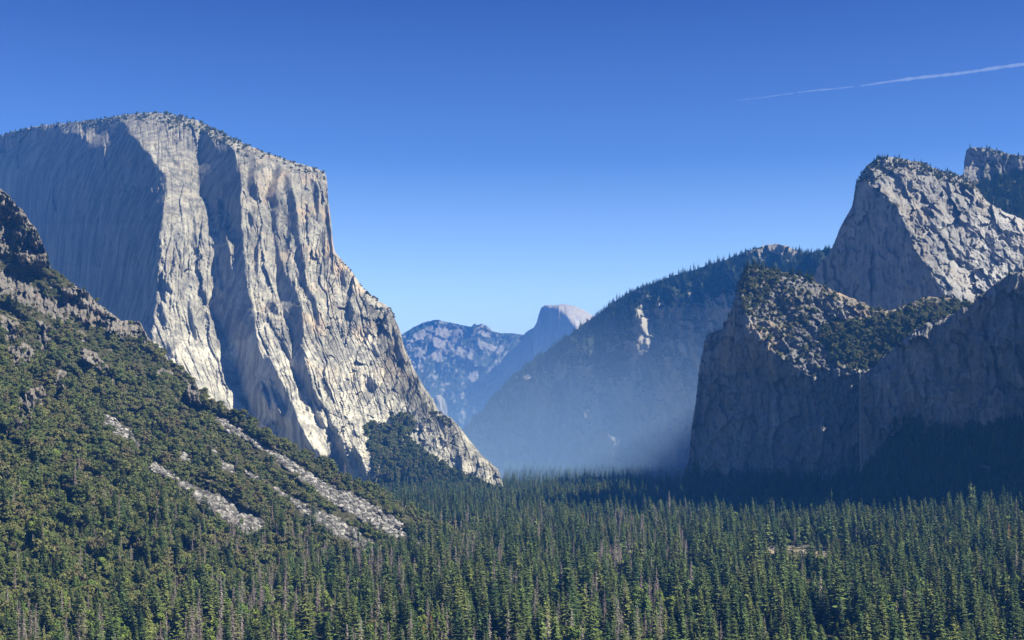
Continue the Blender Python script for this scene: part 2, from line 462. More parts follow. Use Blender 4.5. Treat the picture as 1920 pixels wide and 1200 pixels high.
cliff = Massif('granite_cliff', M_wall, EC_TOP, EC_BOT, EC_F, ec_relief, dx=1.3, ny=560, roundoff=25, side=-1,
               back=(60, 250, 700, 1500), attrs={'veg': EC_VEG, 'tone': ec_tone, 'warm': ec_warm}, jag=1.2)
tag(cliff.obj, 'immense pale granite wall with vertical shadowed channels, left of the valley', 'cliff', kind='structure')

# ================================================================== RIGHT: LOWER ROCK WITH HANGING BOWL
C1_TOP = [(1279, 960), (1283, 915), (1287, 885), (1292, 850), (1297, 800), (1305, 750), (1310, 700), (1316, 665), (1322, 635), (1332, 625), (1354, 616),
          (1362, 600), (1370, 585), (1376, 565), (1381, 545), (1390, 515), (1398, 502), (1412, 497), (1440, 503), (1462, 509), (1490, 513),
          (1512, 520), (1530, 530), (1560, 543), (1590, 556), (1620, 568), (1640, 580), (1670, 582), (1700, 570), (1740, 556), (1790, 560), (1830, 575), (1870, 590)]
C1_BOT = [(1281, 1000), (1400, 1015), (1870, 1015)]
LS = [(1398, 500), (1406, 540), (1402, 570), (1412, 610), (1440, 648), (1470, 678), (1500, 690), (1518, 712), (1530, 738), (1536, 712), (1545, 700),
      (1570, 690), (1592, 700), (1616, 700), (1640, 692), (1700, 645), (1880, 600), (1880, 480), (1398, 470)]
def c1_pre(gx, gy, S, T):
    S[:] = -.88; T[:] = .04
    tal = gy > 900 + 20 * fbm(gx / 60, gy * 0, 5, 2)
    T[tal] = .9; S[tal] = -.9
C1_F = Field(1200, 1900, 440, 1060, 2420, (-.72, .06), [(LS, .12, 1.25, 1.0),
        ([(1452, 520), (1475, 560), (1500, 590), (1490, 610), (1465, 580), (1448, 550)], -.9, .9, 1.0),
        ([(1560, 560), (1575, 590), (1560, 600), (1548, 575)], -.8, .8, 1.0)],
        (1440, 640, 2430), warp=(3, 4), seed=8, pre=c1_pre)
def c1_relief(X, Y, q):
    top = inpoly(X, Y, LS).astype(float)
    a = (5 * ridged((X + Y * .12) / 40, Y / 200, 121, 3) + facets((X + Y * .1) / 44, Y / 80, 122, 8, 26) + facets(X / 15, Y / 32, 123, 3.5, 10) + facets(X / 6, Y / 11, 124, 1.2, 3.5)
         + 2 * ridged(X / 8, Y / 40, 131, 3) - 5 * crack(X / 26, Y / 190, 132, .04))
    b = facets((X + Y * .6) / 26, (Y - X * .6) / 20, 125, 5, 14) + facets((X + Y * .6) / 9, (Y - X * .6) / 8, 128, 2.2, 6) + 4 * ridged((X + Y * .6) / 20, (Y - X * .6) / 30, 127, 4, .6) + 5 * fbm(X / 6, Y / 5, 126, 4, .7)
    return -(a * (1 - top) + b * top)
BOWL = [(1535, 622), (1560, 606), (1600, 604), (1650, 600), (1700, 575), (1880, 560), (1880, 620), (1700, 650), (1642, 688), (1600, 694), (1575, 668), (1545, 650)]
C1_VEG = veg_of([(LS, .40), (BOWL, 1.0), ([(1385, 500), (1400, 494), (1450, 503), (1470, 520), (1440, 540), (1410, 560), (1400, 600), (1385, 590)], .6),
                 ([(1281, 870), (1400, 890), (1500, 900), (1620, 880), (1700, 850), (1700, 1020), (1281, 1020)], .6),
                 ([(1340, 800), (1460, 790), (1500, 840), (1400, 860)], .35), ([(1360, 700), (1400, 690), (1420, 720), (1380, 740)], .2)], -.35)
def c1_tone(X, Y):
    t = .35 * fbm(X / 40, Y / 90, 190, 4) - .2 * inpoly(X, Y, LS)
    m = inpoly(X, Y, [(1590, 694), (1636, 686), (1640, 696), (1600, 703)])
    t = t + .9 * m
    m = inpoly(X, Y, [(1525, 700), (1560, 690), (1540, 700), (1536, 740), (1528, 730)])
    return t + .45 * m
def c1_warm(X, Y): return np.where(Y < 700, 1.0, .05)
lower = Massif('rocky_peak', M_right, C1_TOP, C1_BOT, C1_F, c1_relief, dx=1.4, ny=330, roundoff=12,
               back=(30, 120, 300, 500), backdrop=.35, attrs={'veg': C1_VEG, 'tone': c1_tone, 'warm': c1_warm}, jag=1.8)
tag(lower.obj, 'shaded cliff rising to a sunlit scrubby summit, left of the thin waterfall', 'mountain', kind='structure')

# near wall on the right
C4_TOP = [(1613, 712), (1620, 699), (1640, 688), (1650, 675), (1668, 660), (1690, 640), (1712, 620), (1735, 606), (1765, 596), (1790, 587), (1812, 572),
          (1822, 572), (1833, 556), (1850, 545), (1872, 528), (1888, 516), (1905, 510), (1930, 506), (1980, 492), (2060, 455), (2160, 430), (2300, 420), (2500, 440)]
C4_BOT = [(1613, 1030), (2500, 1075)]
def c4_pre(gx, gy, S, T):
    S[:] = -.8; T[:] = .04
    m = inpoly(gx, gy, [(1640, 735), (1690, 715), (1740, 740), (1790, 790), (1740, 800), (1690, 760), (1645, 760)])
    T[m] = -.25
    base = gy > np.interp(gx, [1613, 1700, 1800, 1920, 2500], [880, 850, 815, 790, 780])
    T[base] = .8; S[base] = -.85
C4_F = Field(1560, 2540, 400, 1090, 2020, (-.66, .05), [], (1620, 800, 2180), warp=(3, 4), seed=15, pre=c4_pre)
def c4_relief(X, Y, q):
    return -(5 * ridged((X - Y * .1) / 44, Y / 170, 221, 3) + facets((X - Y * .1) / 50, Y / 90, 222, 8, 26) + facets(X / 17, Y / 36, 223, 3.5, 10) + facets(X / 7, Y / 12, 224, 1.2, 3.5) + 2 * ridged(X / 9, Y / 45, 231, 3) - 5 * crack(X / 28, Y / 190, 233, .04)) + 30 * np.exp(-((X - 1608) / 14) ** 2)
C4_VEG = veg_of([([(1613, 885), (1650, 850), (1680, 775), (1740, 790), (1800, 800), (1860, 800), (1930, 770), (2500, 740), (2500, 1050), (1613, 1050)], .75),
                 ([(1780, 590), (1860, 540), (1930, 505), (2500, 430), (2500, 520), (1900, 560), (1800, 620)], .25)], -.35)
def c4_tone(X, Y):
    m = inpoly(X + 10 * fbm(X / 12, Y / 12, 3, 3), Y + 10 * fbm(X / 12, Y / 12, 4, 3), [(1640, 640), (1720, 620), (1780, 700), (1760, 770), (1700, 750), (1650, 770), (1640, 720)])
    return .4 * fbm(X / 30, Y / 90, 291, 4) + .25 * blur(m.astype(float), 4) - .12
nearwall = Massif('valley_wall', M_right, C4_TOP, C4_BOT, C4_F, c4_relief, dx=1.6, ny=260, roundoff=12,
                  back=(30, 140, 400, 700), backdrop=.2, attrs={'veg': C4_VEG, 'tone': c4_tone, 'warm': lambda X, Y: zero(X, Y) + .25}, jag=1.5)
tag(nearwall.obj, 'dark blue shaded rock wall right of the thin waterfall', 'cliff', kind='structure')

# ================================================================== RIGHT: HIGH ROCK BEHIND
C2_TOP = [(1526, 525), (1530, 505), (1542, 488), (1556, 474), (1564, 455), (1573, 432), (1584, 410), (1597, 388), (1601, 372), (1605, 345), (1612, 330), (1628, 308),
          (1645, 297), (1662, 293), (1690, 297), (1705, 300), (1730, 305), (1750, 315), (1785, 325), (1815, 336), (1835, 355), (1850, 378), (1880, 396), (1920, 412), (1990, 440), (2100, 500)]
C2_BOT = [(1526, 640), (2100, 700)]
C2_SH = [(1480, 720), (1480, 480), (1590, 360), (1606, 338), (1622, 340), (1640, 354), (1657, 364), (1680, 386), (1690, 416), (1703, 435), (1712, 466), (1732, 494), (1748, 512),
         (1756, 534), (1771, 556), (1775, 720)]
def c2_pre(gx, gy, S, T):
    S[:] = .15; T[:] = .75
C2_F = Field(1440, 2140, 260, 730, 3050, (.15, .75), [(C2_SH, -3.2, .0, .5),
        ([(1673, 330), (1697, 334), (1716, 340), (1719, 362), (1705, 378), (1690, 376), (1676, 361)], -1.2, .1, .6),
        ([(1722, 333), (1732, 345), (1742, 360), (1738, 386), (1722, 380), (1716, 365)], -1.2, .1, .6),
        ([(1811, 427), (1840, 432), (1868, 447), (1850, 447), (1820, 440)], -.9, -.3, .6),
        ([(1795, 388), (1815, 388), (1820, 405), (1800, 402)], -.9, .2, .6)],
        (1700, 500, 3050), warp=(3.5, 5), seed=28, soft=0, pre=c2_pre)
def c2_relief(X, Y, q):
    u = (X * .8 + Y * -.6); v = (X * .6 + Y * .8)
    uu = u + 14 * fbm(X / 40, Y / 40, 324, 3)
    b = facets(uu / 30, v / 52, 325, 10, 30) + facets(uu / 11, v / 20, 323, 4, 12) + 5 * ridged(uu / 14, v / 42, 328, 4, .6) * (.5 + np.clip(fbm(X / 50, Y / 50, 329, 2) * 2 + .5, 0, 1)) + 5 * fbm(X / 6, Y / 6, 326, 4, .7)
    sh = inpoly(X, Y, C2_SH).astype(float)
    a = 3 * ridged(X / 20, Y / 120, 327, 4) + facets(X / 24, Y / 60, 322, 6, 18) + facets(X / 9, Y / 20, 321, 2.5, 7)
    return -(a * sh + b * (1 - sh))
C2_VEG = veg_of([([(1600, 350), (1625, 300), (1660, 288), (1730, 300), (1850, 350), (1860, 372), (1830, 372), (1790, 345), (1740, 330), (1700, 318), (1660, 330), (1625, 345)], .42),
                 ([(1640, 365), (1680, 380), (1690, 400), (1665, 395)], .5), ([(1760, 440), (1790, 440), (1800, 470), (1770, 460)], .45)], -.7)
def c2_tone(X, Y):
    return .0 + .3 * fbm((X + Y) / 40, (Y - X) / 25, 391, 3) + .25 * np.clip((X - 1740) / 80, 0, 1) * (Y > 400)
high = Massif('rock_dome', M_right, C2_TOP, C2_BOT, C2_F, c2_relief, dx=1.4, ny=230, roundoff=12,
              back=(40, 160, 400, 800), backdrop=.15, attrs={'veg': C2_VEG, 'tone': c2_tone, 'warm': lambda X, Y: zero(X, Y) + .2}, jag=2.0)
tag(high.obj, 'high rounded rock with a shaded left face and bright sunlit right slabs', 'mountain', kind='structure')

C3_TOP = [(1780, 420), (1800, 380), (1806, 345), (1808, 300), (1812, 282), (1820, 276), (1850, 277), (1872, 283), (1900, 290), (1935, 292), (2020, 280), (2140, 275), (2240, 300)]
C3_F = Field(1740, 2280, 240, 520, 4000, (-2.2, .0), [([(1800, 420), (1806, 372), (1830, 350), (1850, 335), (1880, 325), (2280, 330), (2280, 540), (1740, 540), (1780, 440)], -.1, 1.2, 1)],
             (1850, 330, 4000), seed=35)
def c3_relief(X, Y, q): return -(facets(X / 22, Y / 40, 420, 8, 20) + 5 * ridged(X / 18, Y / 60, 421, 4) + 12 * fbm(X / 10, Y / 8, 422, 4, .7))
upper = Massif('forested_bluff', M_right, C3_TOP, [(1780, 500), (2240, 520)], C3_F, c3_relief, dx=1.8, ny=110, roundoff=10, back=(60, 300, 900), backdrop=.1,
               attrs={'veg': veg_of([([(1780, 430), (1806, 350), (1850, 330), (2240, 320), (2240, 540), (1780, 540)], .8), ([(1800, 270), (2240, 270), (2240, 330), (1850, 330)], .55)], .1),
                      'tone': lambda X, Y: zero(X, Y) - .1, 'warm': zero}, jag=2)
tag(upper.obj, 'dark block-shaped bluff with tree covered slope at the upper right edge', 'cliff', kind='structure')

# ================================================================== CENTRE: FORESTED MOUNTAIN
D_TOP = [(862, 812), (880, 792), (903, 770), (925, 745), (945, 722), (965, 702), (985, 688), (1000, 674), (1030, 654), (1065, 630), (1100, 603), (1120, 590), (1150, 567),
         (1180, 549), (1210, 536), (1240, 525), (1270, 514), (1300, 506), (1330, 496), (1360, 487), (1385, 478), (1410, 468), (1432, 460), (1455, 457), (1475, 461), (1497, 470),
         (1520, 474), (1545, 468), (1580, 462), (1660, 470), (1760, 520)]
def d_pre(gx, gy, S, T):
    S[:] = -.98; T[:] = .42
    up = gy < np.interp(gx, [860, 1000, 1130, 1300, 1500, 1800], [812, 700, 610, 545, 500, 520])
    T[up] = 1.2; S[up] = -1.45
    for k in range(9):
        x0 = 900 + k * 75; m = np.abs(gx - x0 - (gy - 700) * .18) < 9 + 3 * (k % 3)
        S[m & ~up] += .55
D_F = Field(800, 1820, 420, 920, 6200, (-.98, .42), [
        ([(1140, 580), (1185, 548), (1196, 600), (1206, 650), (1212, 700), (1170, 700)], -1.2, .3, 1),
        ([(1190, 545), (1200, 552), (1207, 580), (1214, 610), (1224, 640), (1226, 690), (1214, 665), (1204, 620), (1196, 590)], 1.6, .1, 1),
        ([(1232, 565), (1240, 565), (1252, 585), (1262, 605), (1272, 618), (1255, 622), (1243, 600)], .9, .2, 1),
        ([(1286, 537), (1296, 540), (1300, 565), (1293, 568)], 1.0, .2, 1),
        ([(1030, 700), (1060, 678), (1098, 690), (1102, 708), (1085, 735), (1062, 752), (1045, 735)], .2, .8, 1),
        ([(935, 830), (962, 812), (985, 822), (978, 842), (950, 856)], .3, .8, 1),
        ([(1412, 478), (1440, 455), (1475, 455), (1500, 472), (1470, 482)], .5, 1.4, 1)],
        (1100, 885, 5350), warp=(5, 8), seed=44, pre=d_pre)
def d_relief(X, Y, q):
    return -(80 * ridged((X - Y * .25) / 85, Y / 240, 521, 4) + facets((X - Y * .2) / 55, Y / 90, 522, 45, 120) + facets((X - Y * .2) / 20, Y / 30, 523, 14, 40) + 9 * ridged(X / 16, Y / 36, 525, 4) + 6 * fbm(X / 8, Y / 7, 526, 4, .7))
D_VEG = veg_of([([(862, 830), (900, 760), (1000, 665), (1130, 570), (1300, 495), (1500, 450), (1780, 440), (1780, 520), (1500, 520), (1330, 560), (1180, 600), (1170, 720), (1110, 720), (1060, 700), (1000, 740), (940, 800), (900, 850), (862, 880)], 1.1),
                ([(870, 740), (1000, 700), (1150, 740), (1300, 740), (1780, 780), (1780, 900), (862, 900)], .38),
                ([(1190, 540), (1205, 545), (1225, 640), (1220, 672), (1205, 640)], -1.2), ([(1232, 560), (1244, 560), (1278, 622), (1250, 625)], -1.2),
                ([(1286, 535), (1298, 538), (1300, 568), (1290, 568)], -1.0),
                ([(1035, 695), (1065, 680), (1110, 688), (1100, 715), (1085, 740), (1062, 752)], -.25), ([(935, 830), (962, 812), (985, 822), (978, 842), (950, 856)], -.1),
                ([(1412, 478), (1440, 452), (1475, 452), (1500, 472), (1470, 482)], -1.2)], .5, warp=22)
def d_tone(X, Y):
    return d_tone0(X, Y) + .0
def d_tone0(X, Y):
    m = inpoly(X, Y, [(1275, 640), (1285, 655), (1297, 690), (1292, 720), (1288, 690), (1270, 650)])
    return .6 * m + .35 * sum(inpoly(X, Y, q) for q in ([(1190, 545), (1205, 545), (1225, 640), (1220, 672), (1205, 640)], [(1232, 560), (1244, 560), (1278, 622), (1250, 625)], [(1035, 695), (1065, 680), (1110, 688), (1100, 715), (1085, 740), (1062, 752)], [(935, 830), (962, 812), (985, 822), (978, 842), (950, 856)])) + .0 * inpoly(X, Y, [(1412, 482), (1440, 450), (1475, 450), (1502, 474)])  # sunlit ribs and patches brightened in the colour, beside the pale scree line
centre = Massif('forested_mountain', M_far, D_TOP, [(862, 900), (1760, 900)], D_F, d_relief, dx=1.8, ny=240, roundoff=20,
                back=(100, 500, 1200), backdrop=.3, attrs={'veg': D_VEG, 'tone': d_tone, 'warm': zero}, jag=1.5)
tag(centre.obj, 'hazy blue forested mountain filling the middle, bald dome on its crest', 'mountain', kind='structure')

# far peaks
E1_TOP = [(640, 700), (700, 650), (735, 635), (758, 624), (775, 614), (795, 604), (812, 600), (822, 599), (832, 603), (850, 606), (870, 610), (884, 613), (889, 607), (896, 610),
          (903, 606), (912, 610), (922, 620), (935, 624), (960, 625), (982, 628), (1010, 640), (1060, 660)]
E1_F = Field(600, 1100, 570, 920, 12500, (-.2, 1.2), [
        ([(762, 668), (790, 650), (800, 655), (780, 690), (765, 690)], .6, 1.2), ([(808, 620), (850, 615), (835, 650), (818, 680), (808, 670)], .8, .9),
        ([(850, 655), (895, 660), (885, 672), (850, 668)], .7, 1.3), ([(893, 612), (912, 610), (935, 630), (905, 632)], .7, 1.2),
        ([(893, 635), (945, 650), (940, 658), (893, 650)], .7, 1.5), ([(930, 670), (965, 652), (955, 675), (930, 680)], .7, 1.2),
        ([(870, 730), (895, 690), (900, 695), (875, 735), (855, 755)], .8, .8)], (850, 620, 12800), warp=(5, 5), seed=51)
def e1_relief(X, Y, q): return -(60 * ridged((X + Y * .9) / 70, (Y - X * .5) / 80, 621, 3, .5) + facets((X + Y * .6) / 26, (Y - X * .4) / 30, 623, 30, 110) + facets((X + Y * .6) / 9, (Y - X * .4) / 9, 624, 10, 40))
E1_BARE = [[(758, 672), (768, 655), (800, 648), (810, 652), (785, 690), (765, 690)], [(803, 625), (835, 612), (862, 612), (870, 625), (845, 650), (835, 675), (820, 682), (806, 668), (812, 650)],
           [(848, 650), (895, 655), (890, 675), (850, 668)], [(893, 622), (900, 607), (920, 615), (936, 632), (905, 630)], [(893, 636), (945, 652), (940, 660), (893, 652)],
           [(928, 676), (960, 655), (967, 662), (945, 680), (930, 688)], [(862, 740), (880, 705), (900, 690), (898, 702), (872, 738), (850, 760)], [(760, 640), (800, 612), (822, 603), (800, 630), (770, 648)]]
far1 = Massif('bare_granite_peak', M_far, E1_TOP, [(640, 915), (1060, 915)], E1_F, e1_relief, dx=1.6, ny=150, back=(300, 1500), backdrop=.3,
              attrs={'veg': veg_of([(p, -.6) for p in E1_BARE], .72, warp=7), 'tone': lambda X, Y: zero(X, Y) - .1, 'warm': zero}, jag=1.2)
tag(far1.obj, 'farthest pale granite ridge with forest patches, left of the half-round dome', 'mountain', kind='structure')

E2_TOP = [(925, 700), (950, 662), (968, 650), (980, 640), (984, 625), (990, 620), (1001, 614), (1006, 605), (1010, 590), (1015, 576), (1022, 572), (1040, 572), (1058, 570), (1075, 573), (1092, 580),
          (1106, 588), (1125, 600), (1180, 640)]
E2_F = Field(880, 1220, 550, 920, 11500, (.35, .9), [([(880, 560), (1014, 560), (1026, 574), (1048, 578), (1060, 590), (1070, 603), (1078, 612), (1090, 700), (1090, 920), (880, 920)], -1.6, .05)],
             (1060, 610, 11500), warp=(2, 3), seed=61)
def e2_relief(X, Y, q): return -(facets(X / 14, Y / 40, 723, 10, 30) + 14 * ridged(X / 14, Y / 70, 721, 4) + 8 * fbm(X / 7, Y / 9, 722, 4)) * np.where(X > 1060, .3, 1)
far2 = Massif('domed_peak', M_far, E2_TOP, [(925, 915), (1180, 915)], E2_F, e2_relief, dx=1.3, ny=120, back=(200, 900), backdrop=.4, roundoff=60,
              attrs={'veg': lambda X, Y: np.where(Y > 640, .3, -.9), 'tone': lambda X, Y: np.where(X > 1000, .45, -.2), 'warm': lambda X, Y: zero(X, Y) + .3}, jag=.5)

tag(far2.obj, 'far half-round granite dome with a sheer shaded left face', 'mountain', kind='structure')

E3_F = Field(780, 880, 720, 920, 8200, (.5, .5), [([(780, 720), (812, 720), (822, 760), (826, 920), (780, 920)], -1.0, .1)], (830, 780, 8200), seed=71)
far3 = Massif('small_dome', M_far, [(792, 830), (803, 775), (810, 752), (818, 742), (826, 740), (833, 748), (838, 765), (842, 790), (850, 850)], [(792, 905), (850, 905)], E3_F,
              lambda X, Y, q: -12 * ridged(X / 8, Y / 30, 821, 3), dx=1.2, ny=60, back=(150, 500), backdrop=.3,
              attrs={'veg': lambda X, Y: zero(X, Y) - .9, 'tone': lambda X, Y: zero(X, Y) + .2, 'warm': zero}, jag=.5)
tag(far3.obj, 'small pale rounded rock just behind the foot of the great wall', 'mountain', kind='structure')

# ================================================================== NEAR SLOPE ON THE LEFT
H_TOP = [(-140, 300), (-60, 320), (0, 352), (12, 362), (30, 385), (42, 392), (55, 415), (68, 428), (78, 452), (88, 478), (95, 502), (112, 512), (130, 526), (145, 538),
         (165, 548), (180, 566), (200, 580), (215, 592), (232, 603), (240, 600), (262, 602), (270, 618), (280, 635), (300, 652), (315, 675), (335, 695), (350, 703), (362, 712),
         (372, 728), (385, 745), (400, 752), (430, 768), (470, 790), (520, 822), (560, 845), (600, 868), (640, 890), (680, 908), (720, 925), (760, 948), (800, 966),
         (840, 985), (870, 1005), (900, 1022), (930, 1040)]
pb, pc = -.538, .163
pa = -530.0
def plane_depth(x, y):
    return pa / ((CY - y) / F - pb * (x - CX) / F - pc)
def bottom_y(x):   # where the slope dips under the valley floor
    c = FLOOR - 6
    Yd = (c - pa) / (pb * (x - CX) / F + pc)
    return CY - F * c / Yd
class Slope:
    def __call__(s, x, y):
        d = plane_depth(x, y)
        d = np.where((d < 0) | (d > 6000), 6000, d)
        k = 90.0
        lim = 2150 + 0 * x
        d = -k * np.log(np.exp(-(d - 1500) / k) + np.exp(-(lim - 1500) / k)) + 1500
        return d
    def quiet(s, x, y): return np.ones(x.shape)
CRAGS = [[(-150, 300), (0, 345), (15, 355), (40, 385), (60, 415), (80, 450), (97, 505), (70, 497), (40, 492), (0, 480), (-150, 450)],
         [(-150, 500), (0, 508), (50, 530), (100, 560), (128, 585), (125, 605), (85, 590), (40, 568), (0, 555), (-150, 560)],
         [(115, 540), (150, 535), (180, 560), (215, 587), (243, 620), (240, 640), (205, 628), (160, 606), (122, 585)],
         [(228, 596), (264, 596), (284, 640), (262, 645), (238, 622)],
         [(148, 648), (180, 662), (207, 692), (190, 697), (158, 680)], [(28, 770), (45, 735), (75, 725), (95, 738), (62, 785), (32, 800)],
         [(345, 712), (374, 728), (378, 775), (362, 774), (350, 750)], [(290, 690), (330, 700), (330, 712), (295, 708)],
         [(10, 655), (40, 640), (70, 660), (50, 690), (15, 690)], [(70, 600), (95, 610), (95, 660), (75, 650)], [(0, 590), (30, 596), (50, 625), (20, 640), (0, 630)], [(100, 690), (125, 700), (118, 730), (98, 720)], [(195, 700), (215, 705), (210, 722)], [(130, 615), (160, 625), (170, 650), (140, 640)]]
def crag_mask(X, Y):
    wx = X + 5 * fbm(X / 12, Y / 12, 901, 3); wy = Y + 7 * fbm(X / 10, Y / 14, 902, 3)
    m = np.zeros(X.shape, bool)
    for c in CRAGS: m |= inpoly(wx, wy, c)
    return m
SCREE = [[(405, 776), (450, 806), (495, 833), (540, 857), (570, 881), (600, 900), (630, 917), (648, 926), (690, 950), (705, 966), (741, 982), (756, 998), (804, 1031), (780, 1027),
          (735, 1004), (690, 983), (645, 955), (600, 925), (567, 903), (510, 856), (465, 828), (405, 798)],
         [(453, 878), (486, 896), (510, 914), (552, 935), (588, 956), (630, 971), (660, 989), (684, 1010), (705, 1019), (709, 1040), (680, 1035), (660, 1022), (630, 1010), (606, 989), (570, 963),
          (540, 936), (504, 912), (459, 886)],
         [(279, 868), (300, 871), (318, 889), (360, 912), (402, 926), (444, 940), (480, 961), (497, 985), (490, 1003), (460, 1000), (420, 972), (375, 942), (336, 909), (300, 889), (282, 880)],
         [(192, 776), (216, 787), (236, 805), (262, 833), (246, 834), (218, 813), (195, 805)], [(336, 848), (352, 858), (360, 870), (345, 866)], [(393, 836), (408, 848), (400, 850)],
         [(400, 860), (425, 870), (445, 885), (430, 884), (405, 872)], [(640, 915), (680, 935), (730, 965), (760, 985), (745, 985), (700, 958), (650, 932)]]
def scree_mask(X, Y):
    wx = X + 3.5 * fbm(X / 14, Y / 14, 911, 3) * 2; wy = Y + 3.5 * fbm(X / 14, Y / 14, 912, 3) * 2
    m = np.zeros(X.shape, bool)
    for c in SCREE: m |= inpoly(wx, wy, c)
    return m
def h_relief(X, Y, q):
    cm = blur(crag_mask(X, Y).astype(float), 3)
    sm = blur(scree_mask(X, Y).astype(float), 3)
    u = X * .85 + Y * .53; v = -X * .53 + Y * .85     # u runs down the fall line
    gull = 85 * fbm(v / 50, u / 260, 931, 3) + 45 * fbm(X / 44, Y / 34, 935, 3)
    crag = 26 * ridged(X / 17, Y / 42, 941, 3, .55) + facets(X / 17, Y / 26, 945, 14, 34) + facets(X / 7, Y / 10, 946, 6, 14) + 8 * fbm(X / 4, Y / 6, 943, 3, .7)
    lowfade = np.clip((1190 - Y) / 150, 0, 1) * np.clip((950 - X) / 120, 0, 1)
    return -(gull * lowfade * (1 - sm * .6) + crag * cm + 3 * fbm(X / 3, Y / 3, 944, 3) * (1 - cm))
H_BOT = [(x, min(1290, float(bottom_y(np.array(float(x)))))) for x in range(-140, 931, 10)]
hill = Massif('hillside', M_crag, H_TOP, H_BOT, Slope(), h_relief, dx=1.5, ny=430, side=-1, back=(30, 90, 250, 600), backdrop=.75, roundoff=8,
              attrs={'veg': lambda X, Y: np.where(crag_mask(X, Y), -.15, np.where(scree_mask(X, Y), -1.5, .75)), 'tone': lambda X, Y: np.where(scree_mask(X, Y), -.3, 0.),
                     'warm': lambda X, Y: zero(X, Y) + .4}, jag=2.2)
tag(hill.obj, 'steep scrub covered hillside with crags and boulder streaks, lower left', 'hillside', kind='structure')

# ================================================================== GROUND
def ground_h(x, y):
    z = FLOOR + 2.5 * fbm(x / 260, y / 260, 1001, 3)
    r = np.clip((x - 60) / 800, 0, 1.3)
    z = z + 62 * r ** 1.5 * np.exp(-((y - 1750) / 700) ** 2)
    knoll = -7 - .55 * np.sqrt(x * x + (y + 25) ** 2) + 12
    return np.maximum(z, np.minimum(knoll, -3))
def seq(lo, a, b, hi, d, n):
    return np.concatenate([a - np.geomspace(1, a - lo + 1, n)[::-1] + 1 - d, np.arange(a, b, d), b + np.geomspace(1, hi - b + 1, n) - 1 + 0])
gxs = seq(-20000, -1500, 1500, 20000, 12, 40); gys = seq(-6000, -300, 5600, 20000, 14, 40)
gxs = np.unique(gxs); gys = np.unique(gys)
GX, GY = np.meshgrid(gxs, gys[::-1])
mg, ntg, bg = new_mat('forest_floor')
Pg = N(ntg, 'ShaderNodeNewGeometry').outputs['Position']
cg = ramp(ntg, noise(ntg, Pg, .03, 5, .7), [(.35, (.035, .04, .018)), (.6, (.06, .055, .028)), (.75, (.12, .10, .06))])
cg = mix(ntg, attr(ntg, 'clearing'), cg, ramp(ntg, noise(ntg, Pg, .08, 4, .7), [(.38, (.12, .12, .05)), (.5, (.34, .27, .17)), (.62, (.46, .40, .32))]))
ntg.links.new(cg, bg.inputs['Base Color'])
CLEAR = (346.0, 1650.0)
clearing = np.exp(-(((GX - CLEAR[0]) / 45) ** 2 + ((GY - CLEAR[1] + 30) / 120) ** 2) * 1.2)
ground = grid_mesh('ground', np.stack([GX, GY, ground_h(GX, GY)], -1), [mg], {'clearing': np.clip(clearing * 1.6, 0, 1)})
tag(ground, 'flat valley floor beneath the forest', 'ground', kind='structure')
# ================================================================== PLANTS
def leaf_mat(name, cols, var=.35):
    m, nt, b = new_mat(name)
    oi = N(nt, 'ShaderNodeObjectInfo')
    g = N(nt, 'ShaderNodeNewGeometry')
    c = ramp(nt, oi.outputs['Random'], [(i / (len(cols) - 1), q) for i, q in enumerate(cols)])
    tc = N(nt, 'ShaderNodeTexCoord')
    n = noise(nt, tc.outputs['Object'], .55, 3, .6)
    k = ramp(nt, n, [(.3, grey(1 - var)), (.7, grey(1 + var))])
    c = mix(nt, 1.0, c, k, 'MULTIPLY')
    nt.links.new(c, b.inputs['Base Color'])
    b.inputs['Roughness'].default_value = .7
    b.inputs['Specular IOR Level'].default_value = .2
    return m
M_con = leaf_mat('conifer_needles', [(.045, .085, .030), (.12, .165, .046), (.056, .105, .040), (.175, .20, .055), (.080, .13, .036), (.115, .12, .048)])
M_oak = leaf_mat('oak_leaves', [(.050, .070, .019), (.080, .098, .026), (.115, .115, .036), (.055, .080, .021), (.10, .085, .040), (.075, .105, .026)])
M_bright = leaf_mat('bright_leaves', [(.10, .15, .025), (.14, .18, .03), (.08, .13, .03)])
M_rust = leaf_mat('rust_needles', [(.24, .11, .055), (.30, .16, .07), (.20, .10, .06)])
M_dead = leaf_mat('bare_twigs', [(.30, .25, .235), (.22, .18, .175), (.38, .33, .31)], .2)
M_bark, ntb, bb = new_mat('bark')
cb = ramp(ntb, noise(ntb, N(ntb, 'ShaderNodeTexCoord').outputs['Object'], 1.5, 3, .6, (1, 1, .2)), [(.35, (.07, .05, .038)), (.65, (.15, .115, .09))])
ntb.links.new(cb, bb.inputs['Base Color'])
M_greybark, ntb2, bb2 = new_mat('grey_dead_bark')
cb2 = ramp(ntb2, noise(ntb2, N(ntb2, 'ShaderNodeTexCoord').outputs['Object'], 1.5, 3, .6, (1, 1, .2)), [(.35, (.14, .12, .115)), (.65, (.30, .27, .25))])
ntb2.links.new(cb2, bb2.inputs['Base Color'])

def raw_mesh(name, V, Fc, mat):
    me = bpy.data.meshes.new(name)
    me.from_pydata([tuple(v) for v in V], [], Fc); me.materials.append(mat)
    me.update()
    return me

